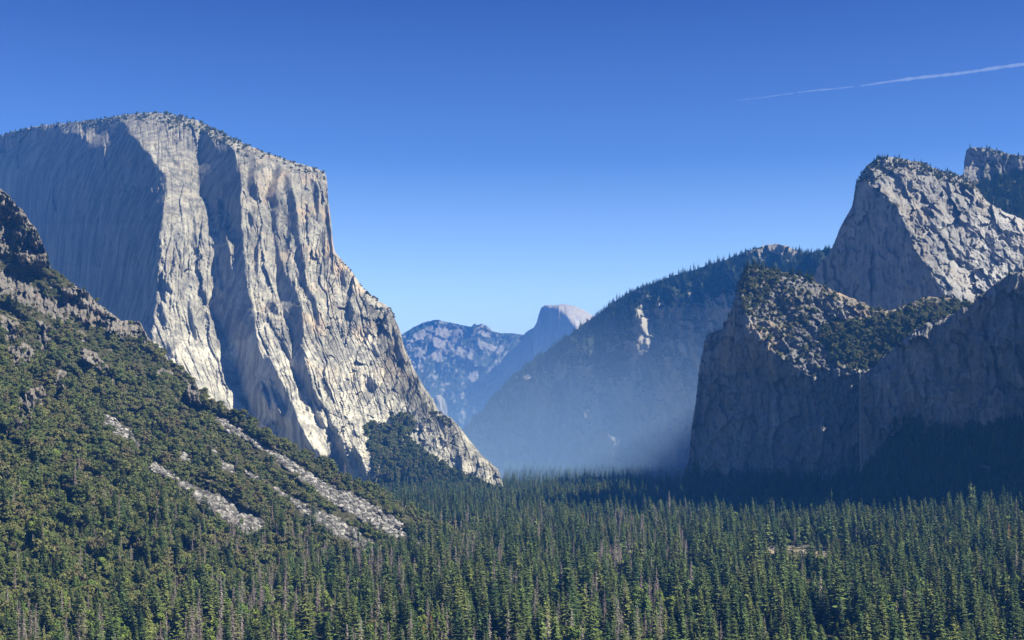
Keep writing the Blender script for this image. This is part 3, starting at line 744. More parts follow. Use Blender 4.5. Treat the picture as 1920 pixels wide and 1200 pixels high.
def trunk_mesh(name, h, r, mat, lean=0.0, limbs=0, seed=0, sides=6):
    R = random.Random(seed); V = []; Fc = []
    def tube(pts, rads, n):
        b0 = len(V)
        for p, q in zip(pts, rads):
            for k in range(n):
                a = 2 * math.pi * k / n
                V.append((p[0] + q * math.cos(a), p[1] + q * math.sin(a), p[2]))
        for i in range(len(pts) - 1):
            for k in range(n):
                Fc.append((b0 + i * n + k, b0 + i * n + (k + 1) % n, b0 + (i + 1) * n + (k + 1) % n, b0 + (i + 1) * n + k))
    zs = [-1.5, 0, h * .3, h * .6, h]
    tube([(lean * z / h * h * .1 + R.uniform(-.1, .1), R.uniform(-.1, .1), z) for z in zs], [r * 1.3, r, r * .75, r * .45, r * .08], sides)
    for i in range(limbs):
        z = h * R.uniform(.35, .8); a = R.uniform(0, 6.283); L = h * R.uniform(.35, .55)
        tube([(0, 0, z), (math.cos(a) * L * .5, math.sin(a) * L * .5, z + L * .35), (math.cos(a) * L, math.sin(a) * L, z + L * .6)], [r * .5, r * .35, r * .1], 4)
    return raw_mesh(name, V, Fc, mat)

def conifer_crown(name, seed, h, r, mat, base=.14, density=1.0, droop=.35, power=.85, dead=False):
    R = random.Random(seed); V = []; Fc = []
    def quad(a, b, c, d):
        i = len(V); V.extend((a, b, c, d)); Fc.append((i, i + 1, i + 2, i + 3))
    levels = int(h / 1.05)
    lop = [R.uniform(.75, 1.15) for _ in range(8)]
    for k in range(levels):
        f = k / levels
        z = h * (base + (1 - base) * f) + R.uniform(-.4, .4)
        rr = r * (1 - f) ** power * (1 if f > .12 else .55 + f * 3.7)
        nb = max(4, int((8 if not dead else 9) * density * (1 - .35 * f)))
        for j in range(nb):
            if R.random() < .13: continue
            a = 2 * math.pi * (j + R.random()) / nb
            L = (rr * R.uniform(.62, 1.18)) * lop[int(a / 6.284 * 8) % 8] + .35
            ca, sa = math.cos(a), math.sin(a)
            dr = droop * R.uniform(.4, 1.5)
            z0 = z + R.uniform(-.3, .3)
            def P(t, s, up=0):   # along the branch, sideways
                zz = z0 - dr * L * t + .25 * L * t * t + up
                return (ca * L * t - sa * s, sa * L * t + ca * s, zz)
            if dead:
                w = .16
                quad(P(0, -w), P(0, w), P(1, w * .4), P(1, -w * .4)) if R.random() < .8 else None
                for q in range(4):
                    t = R.uniform(.2, .9); s = R.choice((-1, 1)) * L * .35
                    quad(P(t, -.09), P(t, .09), P(min(1.1, t + .25), s + .05, -.25), P(min(1.1, t + .25), s - .05, -.25))
                continue
            w = .26 * L + .30
            quad(P(.05, -w * .35), P(.05, w * .35), P(.55, w * .95, -.15), P(.55, -w * .95, -.15))
            quad(P(.55, -w * .95, -.15), P(.55, w * .95, -.15), P(1.02, w * .25, -.1), P(1.02, -w * .25, -.1))
            for q in range(3):
                t = R.uniform(.3, 1.0); s = R.uniform(-1, 1) * w * 1.3; e = .36 + .12 * L; u = R.uniform(-.5, .35)
                p = P(t, s, u)
                d1 = (R.uniform(-1, 1) * e, R.uniform(-1, 1) * e, R.uniform(-.9, .3) * e); d2 = (R.uniform(-1, 1) * e, R.uniform(-1, 1) * e, R.uniform(-.3, .5) * e)
                quad(p, (p[0] + d1[0], p[1] + d1[1], p[2] + d1[2]), (p[0] + d1[0] + d2[0], p[1] + d1[1] + d2[1], p[2] + d1[2] + d2[2]), (p[0] + d2[0], p[1] + d2[1], p[2] + d2[2]))
    if not dead:
        quad((-.3, 0, h * .95), (.3, 0, h * .95), (.05, 0, h * 1.01), (-.05, 0, h * 1.01)); quad((0, -.3, h * .95), (0, .3, h * .95), (0, .05, h * 1.01), (0, -.05, h * 1.01))
    return raw_mesh(name, V, Fc, mat)

def leafy_crown(name, seed, r, h, zc, mat, lobes=11, leaves=95, size=.75):
    R = random.Random(seed); V = []; Fc = []
    for l in range(lobes):
        a = R.uniform(0, 6.283); q = r * .72 * math.sqrt(R.random())
        lx, ly = q * math.cos(a), q * math.sin(a)
        lz = zc + h * R.uniform(-.38, .42) * (1 - .5 * (q / r) ** 2)
        lr = r * R.uniform(.28, .50)
        for k in range(leaves):
            u = R.uniform(-.55, 1); t = R.uniform(0, 6.283); s = math.sqrt(max(0, 1 - u * u)); rad = lr * R.uniform(.72, 1.08)
            p = Vector((lx + rad * s * math.cos(t), ly + rad * s * math.sin(t), lz + rad * u * .8))
            n = Vector((s * math.cos(t) + R.uniform(-.6, .6), s * math.sin(t) + R.uniform(-.6, .6), u + R.uniform(-.4, .8))).normalized()
            e1 = n.orthogonal().normalized(); e2 = n.cross(e1); sz = size * R.uniform(.6, 1.3)
            al = R.uniform(0, 3.14); d1 = (e1 * math.cos(al) + e2 * math.sin(al)) * sz; d2 = (e2 * math.cos(al) - e1 * math.sin(al)) * sz * .7
            i = len(V); V.extend((tuple(p - d1 - d2 * .4), tuple(p + d1 * .3 - d2), tuple(p + d1 + d2 * .4), tuple(p - d1 * .3 + d2))); Fc.append((i, i + 1, i + 2, i + 3))
    return raw_mesh(name, V, Fc, mat)

# kinds: list of variants (crown mesh, trunk mesh, height)
K = {}
K['conifer'] = []
for i, (h, r, p, d) in enumerate([(36, 7.4, .78, .35), (32, 6.0, .72, .5), (40, 7.4, .85, .3), (27, 6.2, .8, .4), (34, 5.2, .6, .55), (30, 7.4, .7, .2)]):
    K['conifer'].append((conifer_crown('crown', 100 + i, h, r, M_con, droop=d, power=p, base=.1 + .03 * (i % 3), density=1.0), trunk_mesh('trunk', h * .97, .5, M_bark, seed=i), h))
K['oak'] = []
for i, (r, h) in enumerate([(5.2, 6.5), (4.2, 5.5), (6.2, 7.2), (3.5, 5.0)]):
    K['oak'].append((leafy_crown('crown', 200 + i, r, h, h * .62, M_oak, lobes=10 + i, leaves=80, size=.62), trunk_mesh('trunk', h * .7, .28, M_bark, limbs=3, seed=20 + i), h))
K['bright'] = []
for i, (r, h) in enumerate([(5.0, 10), (4.0, 9)]):
    K['bright'].append((leafy_crown('crown', 300 + i, r, h, h * .72, M_bright, lobes=12, leaves=80, size=.6), trunk_mesh('trunk', h * .8, .3, M_bark, limbs=3, seed=30 + i), h * 1.2))
K['dead'] = []
for i, (h, r) in enumerate([(30, 3.0), (25, 2.4), (33, 2.6)]):
    K['dead'].append((conifer_crown('bare_branches', 400 + i, h, r, M_dead, base=.2, droop=.5, power=.6, dead=True), trunk_mesh('trunk', h, .42, M_greybark, lean=(.3 if i == 1 else 0), seed=40 + i), h))
K['rust'] = [(conifer_crown('crown', 500, 26, 2.9, M_rust, base=.15, droop=.5, power=.7), trunk_mesh('trunk', 25, .4, M_bark, seed=50), 26)]
NAME = {'conifer': 'conifer_tree', 'oak': 'oak_tree', 'bright': 'broadleaf_tree', 'dead': 'dead_tree', 'rust': 'dry_conifer_tree'}
CAT = {'conifer': 'tree', 'oak': 'tree', 'bright': 'tree', 'dead': 'dead tree', 'rust': 'tree'}

def pts_in_frame(x, y, z, top):
    sx = CX + F * x / y; s0 = CY - F * z / y; s1 = CY - F * (z + top) / y
    return sx, s0, s1

class Bag:
    def __init__(s): s.p = []; s.k = []; s.v = []; s.s = []
    def add(s, P, kind, scale, var=None):
        n = len(P)
        s.p.append(np.asarray(P, float).reshape(n, 3)); s.k += [kind] * n
        s.v.append(rng.integers(0, len(K[kind]), n) if var is None else var); s.s.append(np.broadcast_to(scale, n).astype(float))
    def done(s):
        s.P = np.concatenate(s.p); s.V = np.concatenate(s.v); s.S = np.concatenate(s.s); s.K = np.array(s.k)
bag = Bag()

# ---- trees on the valley floor
def floor_trees(y0, y1, cell):
    out = []
    ny = int((y1 - y0) / cell)
    for j in range(ny):
        y = y0 + j * cell
        xl = max(-.44 * y - 60, -1400); xr = .44 * y + 60
        n = int((xr - xl) / cell)
        x = xl + (np.arange(n) + rng.random(n)) * cell
        yy = y + rng.random(n) * cell
        out.append(np.stack([x, yy], -1))
    a = np.concatenate(out); x, y = a[:, 0], a[:, 1]
    sx = CX + F * x / y
    zp = pa + pb * x + pc * y
    keep = ~((zp > FLOOR - 2) & (y < 2060))
    keep &= ~((sx < 945) & (y > 3650 - (sx > 690) * (sx - 690) * .6))
    keep &= ~((sx > 1286) & (y > 2330)) & ~((sx > 1610) & (y > 1960 - (sx - 1610) * .1))
    keep &= ~((x + 476) * .0 + zp > FLOOR - 2) | (y > 2200)
    e = ((x - CLEAR[0]) / 40) ** 2 + ((y - CLEAR[1] + 30) / 95) ** 2
    keep &= ~(e < 1)
    keep &= ~((fbm(x / 45, y / 70, 1501, 3) > .27) & (y < 2600))
    return x[keep], y[keep]
for (y0, y1, cell) in ((760, 1500, 12.5), (1500, 2500, 13.5), (2500, 3800, 15.5), (3800, 5400, 17)):
    x, y = floor_trees(y0, y1, cell)
    z = ground_h(x, y)
    sx = CX + F * x / y
    r = rng.random(len(x)); n2 = fbm(x / 120, y / 120, 1511, 3); n3 = fbm(x / 90, y / 140, 1521, 3)
    sc_ = .36 + .92 * rng.random(len(x)) ** .8 + .5 * n2; sc_ = np.clip(sc_, .3, 1.4) * np.where(rng.random(len(x)) < .03, 1.3, 1)
    low = np.clip((1750 - y) / 500, 0, 1) * np.clip((950 - sx) / 500, 0, 1)
    kind = np.full(len(x), 'conifer', object)
    kind[(r < .30 * low + .05)] = 'bright'
    deadp = .14 + .75 * np.clip(n3 * 3 - .25, 0, 1) * (sx < 1250) * (y < 2300)
    kind[(r > 1 - deadp * np.where(y > 2400, .25, np.where(sx > 1300, .2, 1)))] = 'dead'
    kind[(r > .15) & (r < .15 + .35 * low)] = 'oak'
    clr = ((x - CLEAR[0]) / 85) ** 2 + ((y - CLEAR[1]) / 190) ** 2 < 1
    sc_[clr & (y < CLEAR[1] + 20)] *= .55
    kind[(n3 > .22) & (r < .5) & (y < 2400) & (sx > 900)] = 'bright'
    kind[(r > .4995) & (r < .5005)] = 'rust'
    for k in K:
        m = kind == k
        if m.any(): bag.add(np.stack([x, y, z - .5], -1)[m], k, sc_[m] * {'oak': 1.7, 'bright': 1.4}.get(k, 1.0))

# ---- trees and scrub on the near slope
def screen_scatter(mass, x0, x1, dens, seed, size_px):
    """jittered points over the visible part of a mountain side, denser where it is nearer"""
    r = np.random.default_rng(seed)
    n = int(dens)
    x = r.uniform(x0, x1, n); t = np.interp(x, mass.xs, mass.top); b = np.interp(x, mass.xs, mass.bot)
    y = t + (b - t) * r.random(n)
    w = (b - t) / (mass.bot - mass.top).max()
    m = r.random(n) < w
    x, y = x[m], y[m]
    return x, y, mass.at(x, y)
def near_scree(x, y):
    return scree_mask(x, y - 10) | (scree_mask(x, y - 16) & (rng.random(len(x)) < .5)) | scree_mask(x, y - 5) | scree_mask(x, y + 1) & (rng.random(len(x)) < .9)
x, y, P = screen_scatter(hill, -130, 925, 26000, 77, 8)
cr = crag_mask(x, y); sm = scree_mask(x, y)
gap = fbm(x / 30, y / 24, 1601, 4)
r = rng.random(len(x))
keep = (~cr | (r < .12)) & (~sm | (r < .03)) & ~((gap > .33) & (y < 900) & (r > .25)) & (y < np.interp(x, hill.xs, hill.bot) + 2)
keep &= (P[:, 2] > FLOOR - 4)
x, y, P, r, cr, sm = x[keep], y[keep], P[keep], r[keep], cr[keep], sm[keep]
lowline = np.interp(x, [-100, 0, 200, 350, 500, 700, 850, 950], [880, 900, 930, 960, 990, 1020, 1020, 1000]) + 40 * fbm(x / 60, y / 60, 1611, 2)
below = y > lowline
r2 = rng.random(len(x))
kind = np.full(len(x), 'oak', object)
kind[below & (r2 < .13)] = 'conifer'
kind[below & (r2 > .17) & (r2 < .20)] = 'bright'
kind[below & (r2 > .20) & (r2 < .20 + .20 * np.clip((x - 200) / 300, .2, 1))] = 'dead'
kind[~below & (r2 < .004)] = 'dead'
kind[~below & (r2 > .97) & (fbm(x / 50, y / 50, 1661, 2) > 0)] = 'conifer'
thin = np.isin(kind, ['oak']) | (rng.random(len(x)) < 1)
for k in K:
    m = (kind == k) & thin
    if not m.any(): continue
    if k == 'oak': m &= ~near_scree(x, y)
    s_ = {'oak': .55 + 1.35 * rng.random(m.sum()) ** 1.7, 'conifer': .5 + .4 * rng.random(m.sum()), 'dead': .45 + .4 * rng.random(m.sum()), 'bright': .7 + .5 * rng.random(m.sum())}.get(k, .8)
    if k == 'oak': s_ = s_ * np.where(cr[m] | (y[m] < 620), .6, 1.0)
    bag.add(P[m] - np.array([0, 0, .8]), k, s_)
# bigger crowns in clumps over the lower slope and in its gullies
r3 = np.random.default_rng(91); n_ = 2600
xb = r3.uniform(-120, 880, n_); tb = np.interp(xb, hill.xs, hill.top); bb_ = np.interp(xb, hill.xs, hill.bot); yb = tb + (bb_ - tb) * r3.random(n_)
lw = yb - np.interp(xb, [-100, 0, 200, 350, 500, 700, 850, 950], [800, 830, 880, 930, 980, 1010, 1010, 1000])
mb = (fbm(xb / 40, yb / 34, 1671, 3) > np.where(lw > 0, -.05, .18)) & ~near_scree(xb, yb) & ~scree_mask(xb, yb - 9) & ~scree_mask(xb, yb - 18) & ~crag_mask(xb, yb) & (yb > 560) & (r3.random(n_) < np.where(lw > 0, .8, .5))
xb, yb, lw = xb[mb], yb[mb], lw[mb]; Pb = hill.at(xb, yb); mb = Pb[:, 2] > FLOOR - 3; xb, yb, lw, Pb = xb[mb], yb[mb], lw[mb], Pb[mb]
q = r3.random(len(xb))
for k, m, lo, hi in (('oak', (lw <= 0) | (q < .45), 1.3, 2.3), ('conifer', (lw > 0) & (q >= .45) & (q < .78), .6, 1.05), ('bright', (lw > 0) & (q >= .78) & (q < .86), 1.0, 1.7), ('dead', (lw > 0) & (q >= .86), .7, 1.05)):
    bag.add(Pb[m] - np.array([0, 0, .8]), k, lo + (hi - lo) * r3.random(int(m.sum())))
# a few traced individuals: tall conifer on the ridge, snags standing out of the scrub, dry rust-coloured trees
for (px, py, k, s) in [(759, 952, 'conifer', .75), (385, 742, 'conifer', .4), (570, 850, 'dead', .65), (197, 952, 'dead', .8), (266, 812, 'dead', .6), (350, 845, 'dead', .55),
                       (443, 885, 'dead', .7), (330, 985, 'dead', .8), (403, 985, 'dead', .75), (440, 1010, 'dead', .8), (620, 1022, 'dead', .95), (285, 1165, 'dead', .8),
                       (160, 1075, 'dead', .7), (195, 1060, 'dead', .9), (75, 1150, 'dead', .7), (216, 1130, 'dead', .8), (672, 1020, 'conifer', .7), (660, 1010, 'conifer', .6)]:
    p = hill.at([px], [py])
    bag.add(p - np.array([[0, 0, .8]]), k, s)
def floor_pt(px, py):
    yy = 1200.
    for _ in range(30):
        yy = -ground_h(np.array([(px - CX) / F * yy]), np.array([yy]))[0] * F / (py - CY)
    return np.array([[(px - CX) / F * yy, yy, ground_h(np.array([(px - CX) / F * yy]), np.array([yy]))[0] - .5]])
for (px, py, s) in [(765, 1160, .75), (808, 1225, 1.15), (842, 1130, .9), (693, 1135, .8), (1012, 1120, .7)]:
    bag.add(floor_pt(px, py), 'rust', s)

# ---- skyline and ledge trees on the great wall, the right-hand rocks and the centre mountain
def skyline(mass, x0, x1, n, smin, smax, seed, depth=14, kinds=('conifer',), inset=0):
    r = np.random.default_rng(seed)
    x = r.uniform(x0, x1, n); x = x[fbm(x / 26, x * 0, seed + 5, 3) > -.18]
    y = np.interp(x, mass.xs, mass.top) + inset + r.random(len(x)) ** 1.6 * depth
    P = mass.at(x, y)
    bag.add(P - np.array([0, 0, 1.0]), kinds[0], smin + (smax - smin) * r.random(len(x)))
def patch(mass, poly, n, kind, smin, smax, seed, warp=6):
    r = np.random.default_rng(seed); p = np.asarray(poly, float)
    x = r.uniform(p[:, 0].min(), p[:, 0].max(), n); y = r.uniform(p[:, 1].min(), p[:, 1].max(), n)
    m = inpoly(x + warp * fbm(x / 15, y / 15, seed, 3), y + warp * fbm(x / 15, y / 12, seed + 9, 3), poly)
    x, y = x[m], y[m]
    m = (y > np.interp(x, mass.xs, mass.top)) & (fbm(x / 13, y / 9, seed + 3, 3) > -.12)
    x, y = x[m], y[m]
    if len(x): bag.add(mass.at(x, y) - np.array([0, 0, .8]), kind, smin + (smax - smin) * r.random(len(x)))
skyline(cliff, -100, 250, 170, .22, .55, 1, 16); skyline(cliff, -100, 250, 170, .6, 1.4, 41, 12, ('oak',))
skyline(cliff, 250, 470, 70, .25, .5, 2, 26); skyline(cliff, 250, 470, 200, .6, 1.4, 42, 24, ('oak',))
skyline(cliff, 460, 612, 100, .5, 1.0, 3, 16, ('oak',))
skyline(cliff, 640, 740, 40, .5, 1.0, 4, 4, ('oak',))
patch(cliff, [(300, 215), (400, 235), (450, 265), (430, 275), (380, 255), (310, 240)], 230, 'oak', .6, 1.4, 6)
patch(cliff, [(-100, 240), (60, 235), (40, 262), (-100, 285)], 200, 'conifer', .3, .7, 7)
patch(cliff, [(682, 800), (700, 792), (735, 805), (765, 822), (800, 850), (850, 882), (900, 902), (950, 925), (705, 925), (700, 870)], 5200, 'oak', .8, 1.7, 8)
patch(cliff, [(735, 785), (760, 780), (778, 795), (770, 815), (745, 812)], 320, 'oak', 1.1, 2.0, 9)
patch(cliff, [(760, 850), (850, 890), (950, 925), (700, 925), (705, 895)], 900, 'conifer', .5, .9, 10)
patch(cliff, [(800, 772), (830, 775), (850, 800), (835, 800)], 90, 'oak', .7, 1.2, 11)
skyline(lower, 1385, 1530, 110, .2, .5, 12, 10)
skyline(lower, 1283, 1385, 50, .15, .38, 13, 8)
patch(lower, LS, 1500, 'oak', .45, 1.1, 14)
patch(lower, [(1390, 500), (1455, 505), (1470, 520), (1430, 560), (1400, 600), (1385, 560)], 700, 'oak', .5, 1.1, 19)
patch(lower, BOWL, 5200, 'oak', .6, 1.3, 15)
patch(lower, BOWL, 260, 'conifer', .35, .7, 16)
patch(lower, [(1281, 880), (1400, 900), (1500, 905), (1620, 890), (1700, 860), (1700, 975), (1281, 965)], 4200, 'conifer', .5, .95, 17)
patch(nearwall, [(1613, 900), (1650, 860), (1680, 800), (1740, 805), (1800, 810), (1860, 800), (1960, 780), (1960, 990), (1613, 990)], 7000, 'conifer', .45, .9, 18)
skyline(high, 1600, 1830, 170, .15, .42, 21, 18)
patch(high, [(1600, 350), (1625, 305), (1660, 292), (1730, 302), (1850, 350), (1860, 372), (1790, 345), (1740, 330), (1700, 318), (1660, 330), (1625, 345)], 1500, 'oak', .4, .85, 22)
skyline(upper, 1808, 2100, 90, .2, .5, 23, 8)
patch(upper, [(1806, 390), (1840, 340), (1900, 325), (2000, 325), (2000, 440), (1900, 420), (1850, 390)], 3600, 'conifer', .35, .7, 24)
skyline(nearwall, 1640, 1960, 60, .2, .45, 25, 5)
skyline(centre, 870, 1420, 1500, .22, .6, 26, 18)
skyline(centre, 1490, 1700, 420, .25, .6, 27, 14)
patch(centre, [(865, 830), (900, 770), (1000, 670), (1130, 570), (1300, 500), (1420, 475), (1600, 470), (1600, 530), (1400, 540), (1250, 560), (1150, 640), (1100, 680), (1010, 720), (930, 810), (880, 870)], 12000, 'conifer', .5, .95, 28)
bag.done()

# ---- the largest in view become things of their own; the rest is one mass of each kind
P, V, S, KK = bag.P, bag.V, bag.S, bag.K
H = np.array([K[k][v][2] for k, v in zip(KK, V)]) * S
sx = CX + F * P[:, 0] / P[:, 1]; s0 = CY - F * P[:, 2] / P[:, 1]; s1 = CY - F * (P[:, 2] + H) / P[:, 1]
inview = (sx > 4) & (sx < 1916) & (s1 < 1188) & (s0 > 0)
size = np.where(inview, s0 - s1, -1)
# how much of a crown shows: anything standing nearer on the same line of sight must be lower
order = np.argsort(P[:, 1])
hor = np.full(1940, 1300.0)
vis = np.zeros(len(P))
for i in order:
    if not (0 < sx[i] < 1919): continue
    w_ = max(1.0, F / P[i, 1] * 2.6 * S[i]); a, b = int(max(0, sx[i] - w_)), int(min(1939, sx[i] + w_ + 1))
    hcur = hor[a:b].mean()
    vis[i] = min(s0[i], hcur, 1200) - s1[i]
    np.minimum(hor[a:b], s1[i] + (s0[i] - s1[i]) * .35, out=hor[a:b])
vis[~inview] = -1
indiv = np.zeros(len(P), bool)
for k in K:
    m = np.where((KK == k) & (vis > 5))[0]
    score = size[m] * np.clip(vis[m] / np.maximum(size[m], 1), .3, 1)
    if k == 'rust': m = np.where((KK == k) & inview)[0]; score = size[m]
    indiv[m[np.argsort(-score)[:300 if k != 'rust' else 40]]] = True
print('trees', len(P), {k: (int((KK == k).sum()), int((indiv & (KK == k)).sum())) for k in K})

PROT = {}
def make_tree(k, v, p, s, rot):
    crown, trunk, h = K[k][v]
    e = bpy.data.objects.new(NAME[k], None); COL.objects.link(e)
    e.empty_display_size = 1; e.location = p; e.scale = (s, s, s * (1 + .0)); e.rotation_euler = (0, 0, rot)
    t = bpy.data.objects.new('trunk', trunk); COL.objects.link(t); t.parent = e
    c = bpy.data.objects.new('bare_branches' if k == 'dead' else 'crown', crown); COL.objects.link(c); c.parent = e
    if (k, v) not in PROT: PROT[(k, v)] = (c, t)
    return e
def where_words(x, y):
    if y > 1125: row = 'at the bottom edge'
    elif y > 1040: row = 'just above the bottom'
    elif y > 960: row = 'in middle of forest'
    elif y > 860: row = 'in the upper forest'
    elif y > 700: row = 'on the middle hillside'
    elif y > 520: row = 'among the hillside crags'
    else: row = 'on the skyline'
    for lim, wds in [(70, 'in the left corner'), (150, 'near the left edge'), (230, 'left of the boulders'), (310, 'below the small boulder streak'), (390, 'under the boulder fan'),
            (470, 'right below the boulder fan'), (550, 'left of middle boulder streak'), (630, 'under middle boulder streak'), (710, 'at the boulder streaks end'),
            (790, 'by the hillside toe'), (870, 'right of the hillside toe'), (950, 'below the pale wall foot'), (1030, 'under shadow band left end'),
            (1110, 'under shadow band middle'), (1190, 'under shadow band right half'), (1270, 'left of shaded cliff foot'), (1350, 'below shaded cliff corner'),
            (1430, 'left of the small clearing'), (1520, 'in line with the clearing'), (1600, 'right of the small clearing'), (1680, 'below the thin waterfall'),
            (1760, 'right of the waterfall line'), (1840, 'near the right edge'), (2000, 'in the right corner')]:
        if x < lim: return row, wds
LOOK = {('conifer', 0): 'tall full dark green conifer', ('conifer', 1): 'drooping slender green conifer', ('conifer', 2): 'very tall pointed green conifer', ('conifer', 3): 'short pointed green conifer',
        ('conifer', 4): 'narrow columnar green conifer', ('conifer', 5): 'broad ragged green conifer', ('oak', 0): 'rounded olive green oak', ('oak', 1): 'small dense olive oak',
        ('oak', 2): 'wide spreading olive oak', ('oak', 3): 'low bushy olive oak', ('bright', 0): 'bright yellow green broadleaf tree', ('bright', 1): 'small bright green broadleaf tree',
        ('dead', 0): 'tall bare grey dead conifer', ('dead', 1): 'leaning bare grey dead conifer', ('dead', 2): 'thin grey standing snag', ('rust', 0): 'rust brown dried conifer'}
GRP = {'conifer': 'green conifers', 'oak': 'olive oaks', 'bright': 'bright broadleaf trees', 'dead': 'grey dead trees', 'rust': 'rust brown dried conifers'}
rots = rng.random(len(P)) * 6.283
seen = {}
for i in np.where(indiv)[0]:
    k, v = KK[i], int(V[i])
    e = make_tree(k, v, P[i], S[i], rots[i])
    row, colw = where_words(sx[i], s1[i])
    lab = LOOK[(k, v)] + ' ' + row + ' ' + colw
    tag(e, lab, CAT[k], GRP[k])
    seen.setdefault(lab, []).append((e, H[i]))
for lab, es in seen.items():
    if len(es) > 1:
        es.sort(key=lambda q: -q[1])
        for n_, (e, h) in enumerate(es):
            if n_ == 0: e['label'] = 'tallest ' + lab
            elif n_ == len(es) - 1: e['label'] = 'smallest ' + lab

def scatter_object(name, idx, srcs, mat_label, label, cat=None):
    """one object whose points carry instances of the given sources"""
    me = bpy.data.meshes.new(name)
    Q = P[idx]; me.vertices.add(len(Q)); me.vertices.foreach_set('co', Q.astype(np.float32).ravel())
    at = me.attributes.new('var', 'INT', 'POINT'); at.data.foreach_set('value', V[idx].astype(np.int32))
    at = me.attributes.new('size', 'FLOAT', 'POINT'); at.data.foreach_set('value', S[idx].astype(np.float32))
    at = me.attributes.new('turn', 'FLOAT', 'POINT'); at.data.foreach_set('value', rots[idx].astype(np.float32))
    o = bpy.data.objects.new(name, me); COL.objects.link(o)
    ng = instancer(name, srcs)
    md = o.modifiers.new('scatter', 'NODES'); md.node_group = ng
    tag(o, label, cat, kind='stuff')
    return o
def instancer(name, srcs):
    ng = bpy.data.node_groups.new(name, 'GeometryNodeTree')
    ng.interface.new_socket('Geometry', in_out='INPUT', socket_type='NodeSocketGeometry'); ng.interface.new_socket('Geometry', in_out='OUTPUT', socket_type='NodeSocketGeometry')
    gi = ng.nodes.new('NodeGroupInput'); go = ng.nodes.new('NodeGroupOutput'); jn = ng.nodes.new('GeometryNodeJoinGeometry')
    def named(nm, t):
        a = ng.nodes.new('GeometryNodeInputNamedAttribute'); a.data_type = t; a.inputs[0].default_value = nm; return a.outputs[0]
    va, sa, ta = named('var', 'INT'), named('size', 'FLOAT'), named('turn', 'FLOAT')
    cx = ng.nodes.new('ShaderNodeCombineXYZ'); ng.links.new(ta, cx.inputs[2])
    for v, obs in srcs:
        cmp_ = ng.nodes.new('FunctionNodeCompare'); cmp_.data_type = 'INT'; cmp_.operation = 'EQUAL'
        ng.links.new(va, cmp_.inputs[2]); cmp_.inputs[3].default_value = v
        j2 = ng.nodes.new('GeometryNodeJoinGeometry')
        for ob in obs:
            oi = ng.nodes.new('GeometryNodeObjectInfo'); oi.inputs['Object'].default_value = ob; oi.transform_space = 'ORIGINAL'; oi.inputs['As Instance'].default_value = False
            ng.links.new(oi.outputs['Geometry'], j2.inputs[0])
        ip = ng.nodes.new('GeometryNodeInstanceOnPoints')
        ng.links.new(gi.outputs[0], ip.inputs['Points']); ng.links.new(cmp_.outputs[0], ip.inputs['Selection']); ng.links.new(j2.outputs[0], ip.inputs['Instance'])
        e2r = ng.nodes.new('FunctionNodeEulerToRotation'); ng.links.new(cx.outputs[0], e2r.inputs[0]); ng.links.new(e2r.outputs[0], ip.inputs['Rotation']); ng.links.new(sa, ip.inputs['Scale'])
        ng.links.new(ip.outputs[0], jn.inputs[0])
    ng.links.new(jn.outputs[0], go.inputs[0])
    return ng
LAB = {'conifer': 'dense dark green conifer forest covering the valley floor and ledges', 'oak': 'olive green scrub oak cover over hillside and ledges', 'bright': 'scattered yellow green broadleaf trees in the forest',
       'dead': 'scattered grey dead trees standing in the forest', 'rust': 'scattered brown dried trees in the forest'}
SN = {'conifer': 'conifer_forest', 'oak': 'scrub', 'bright': 'broadleaf_wood', 'dead': 'dead_wood', 'rust': 'dry_wood'}
for k in K:
    idx = np.where(~indiv & (KK == k))[0]
    if not len(idx): continue
    for v in range(len(K[k])):
        if (k, v) not in PROT:
            PROT[(k, v)] = PROT[(k, [q for (kk, q) in PROT if kk == k][0])]
    scatter_object(SN[k], idx, [(v, PROT[(k, v)]) for v in range(len(K[k]))], None, LAB[k], 'woodland')

# ================================================================== BOULDERS
def rock_mesh(name, seed, mat):
    R = np.random.default_rng(seed)
    import bmesh
    bm = bmesh.new(); bmesh.ops.create_icosphere(bm, subdivisions=1, radius=1)
    pl = [(Vector(R.normal(size=3)).normalized(), R.uniform(.45, .8)) for _ in range(9)]
    for v in bm.verts:
        for n, d in pl:
            t = v.co.dot(n)
            if t > d: v.co -= n * (t - d)
        v.co.x *= 1.3; v.co.z *= .75
    me = bpy.data.meshes.new(name); bm.to_mesh(me); bm.free(); me.materials.append(mat); return me
M_boul, ntr, br = new_mat('pale_boulder')
oi = N(ntr, 'ShaderNodeObjectInfo')
cr_ = ramp(ntr, oi.outputs['Random'], [(0, (.05, .048, .047)), (.5, (.13, .127, .12)), (1, (.36, .35, .33))])
ntr.links.new(mix(ntr, 1.0, cr_, ramp(ntr, noise(ntr, N(ntr, 'ShaderNodeTexCoord').outputs['Object'], 2.5, 4, .6), [(.3, grey(.7)), (.7, grey(1.15))]), 'MULTIPLY'), br.inputs['Base Color'])
bx = []
for (px, py, s, lab) in [(745, 992, 8.5, 'large dark block among the right hand boulder streak'), (713, 989, 5.0, 'pale rounded boulder left of the large dark block'), (732, 1002, 4.5, 'low grey slab below the large dark block')]:
    p = hill.at([px], [py])[0]
    o = bpy.data.objects.new('boulder', rock_mesh('boulder', int(px), M_boul)); COL.objects.link(o); o.location = p + np.array([0, 0, s * .3]); o.scale = (s, s, s); o.rotation_euler = (.3, .2, px)
    tag(o, lab, 'boulder', 'boulders in the streak'); bx.append(o)
pp = []
r_ = np.random.default_rng(5)
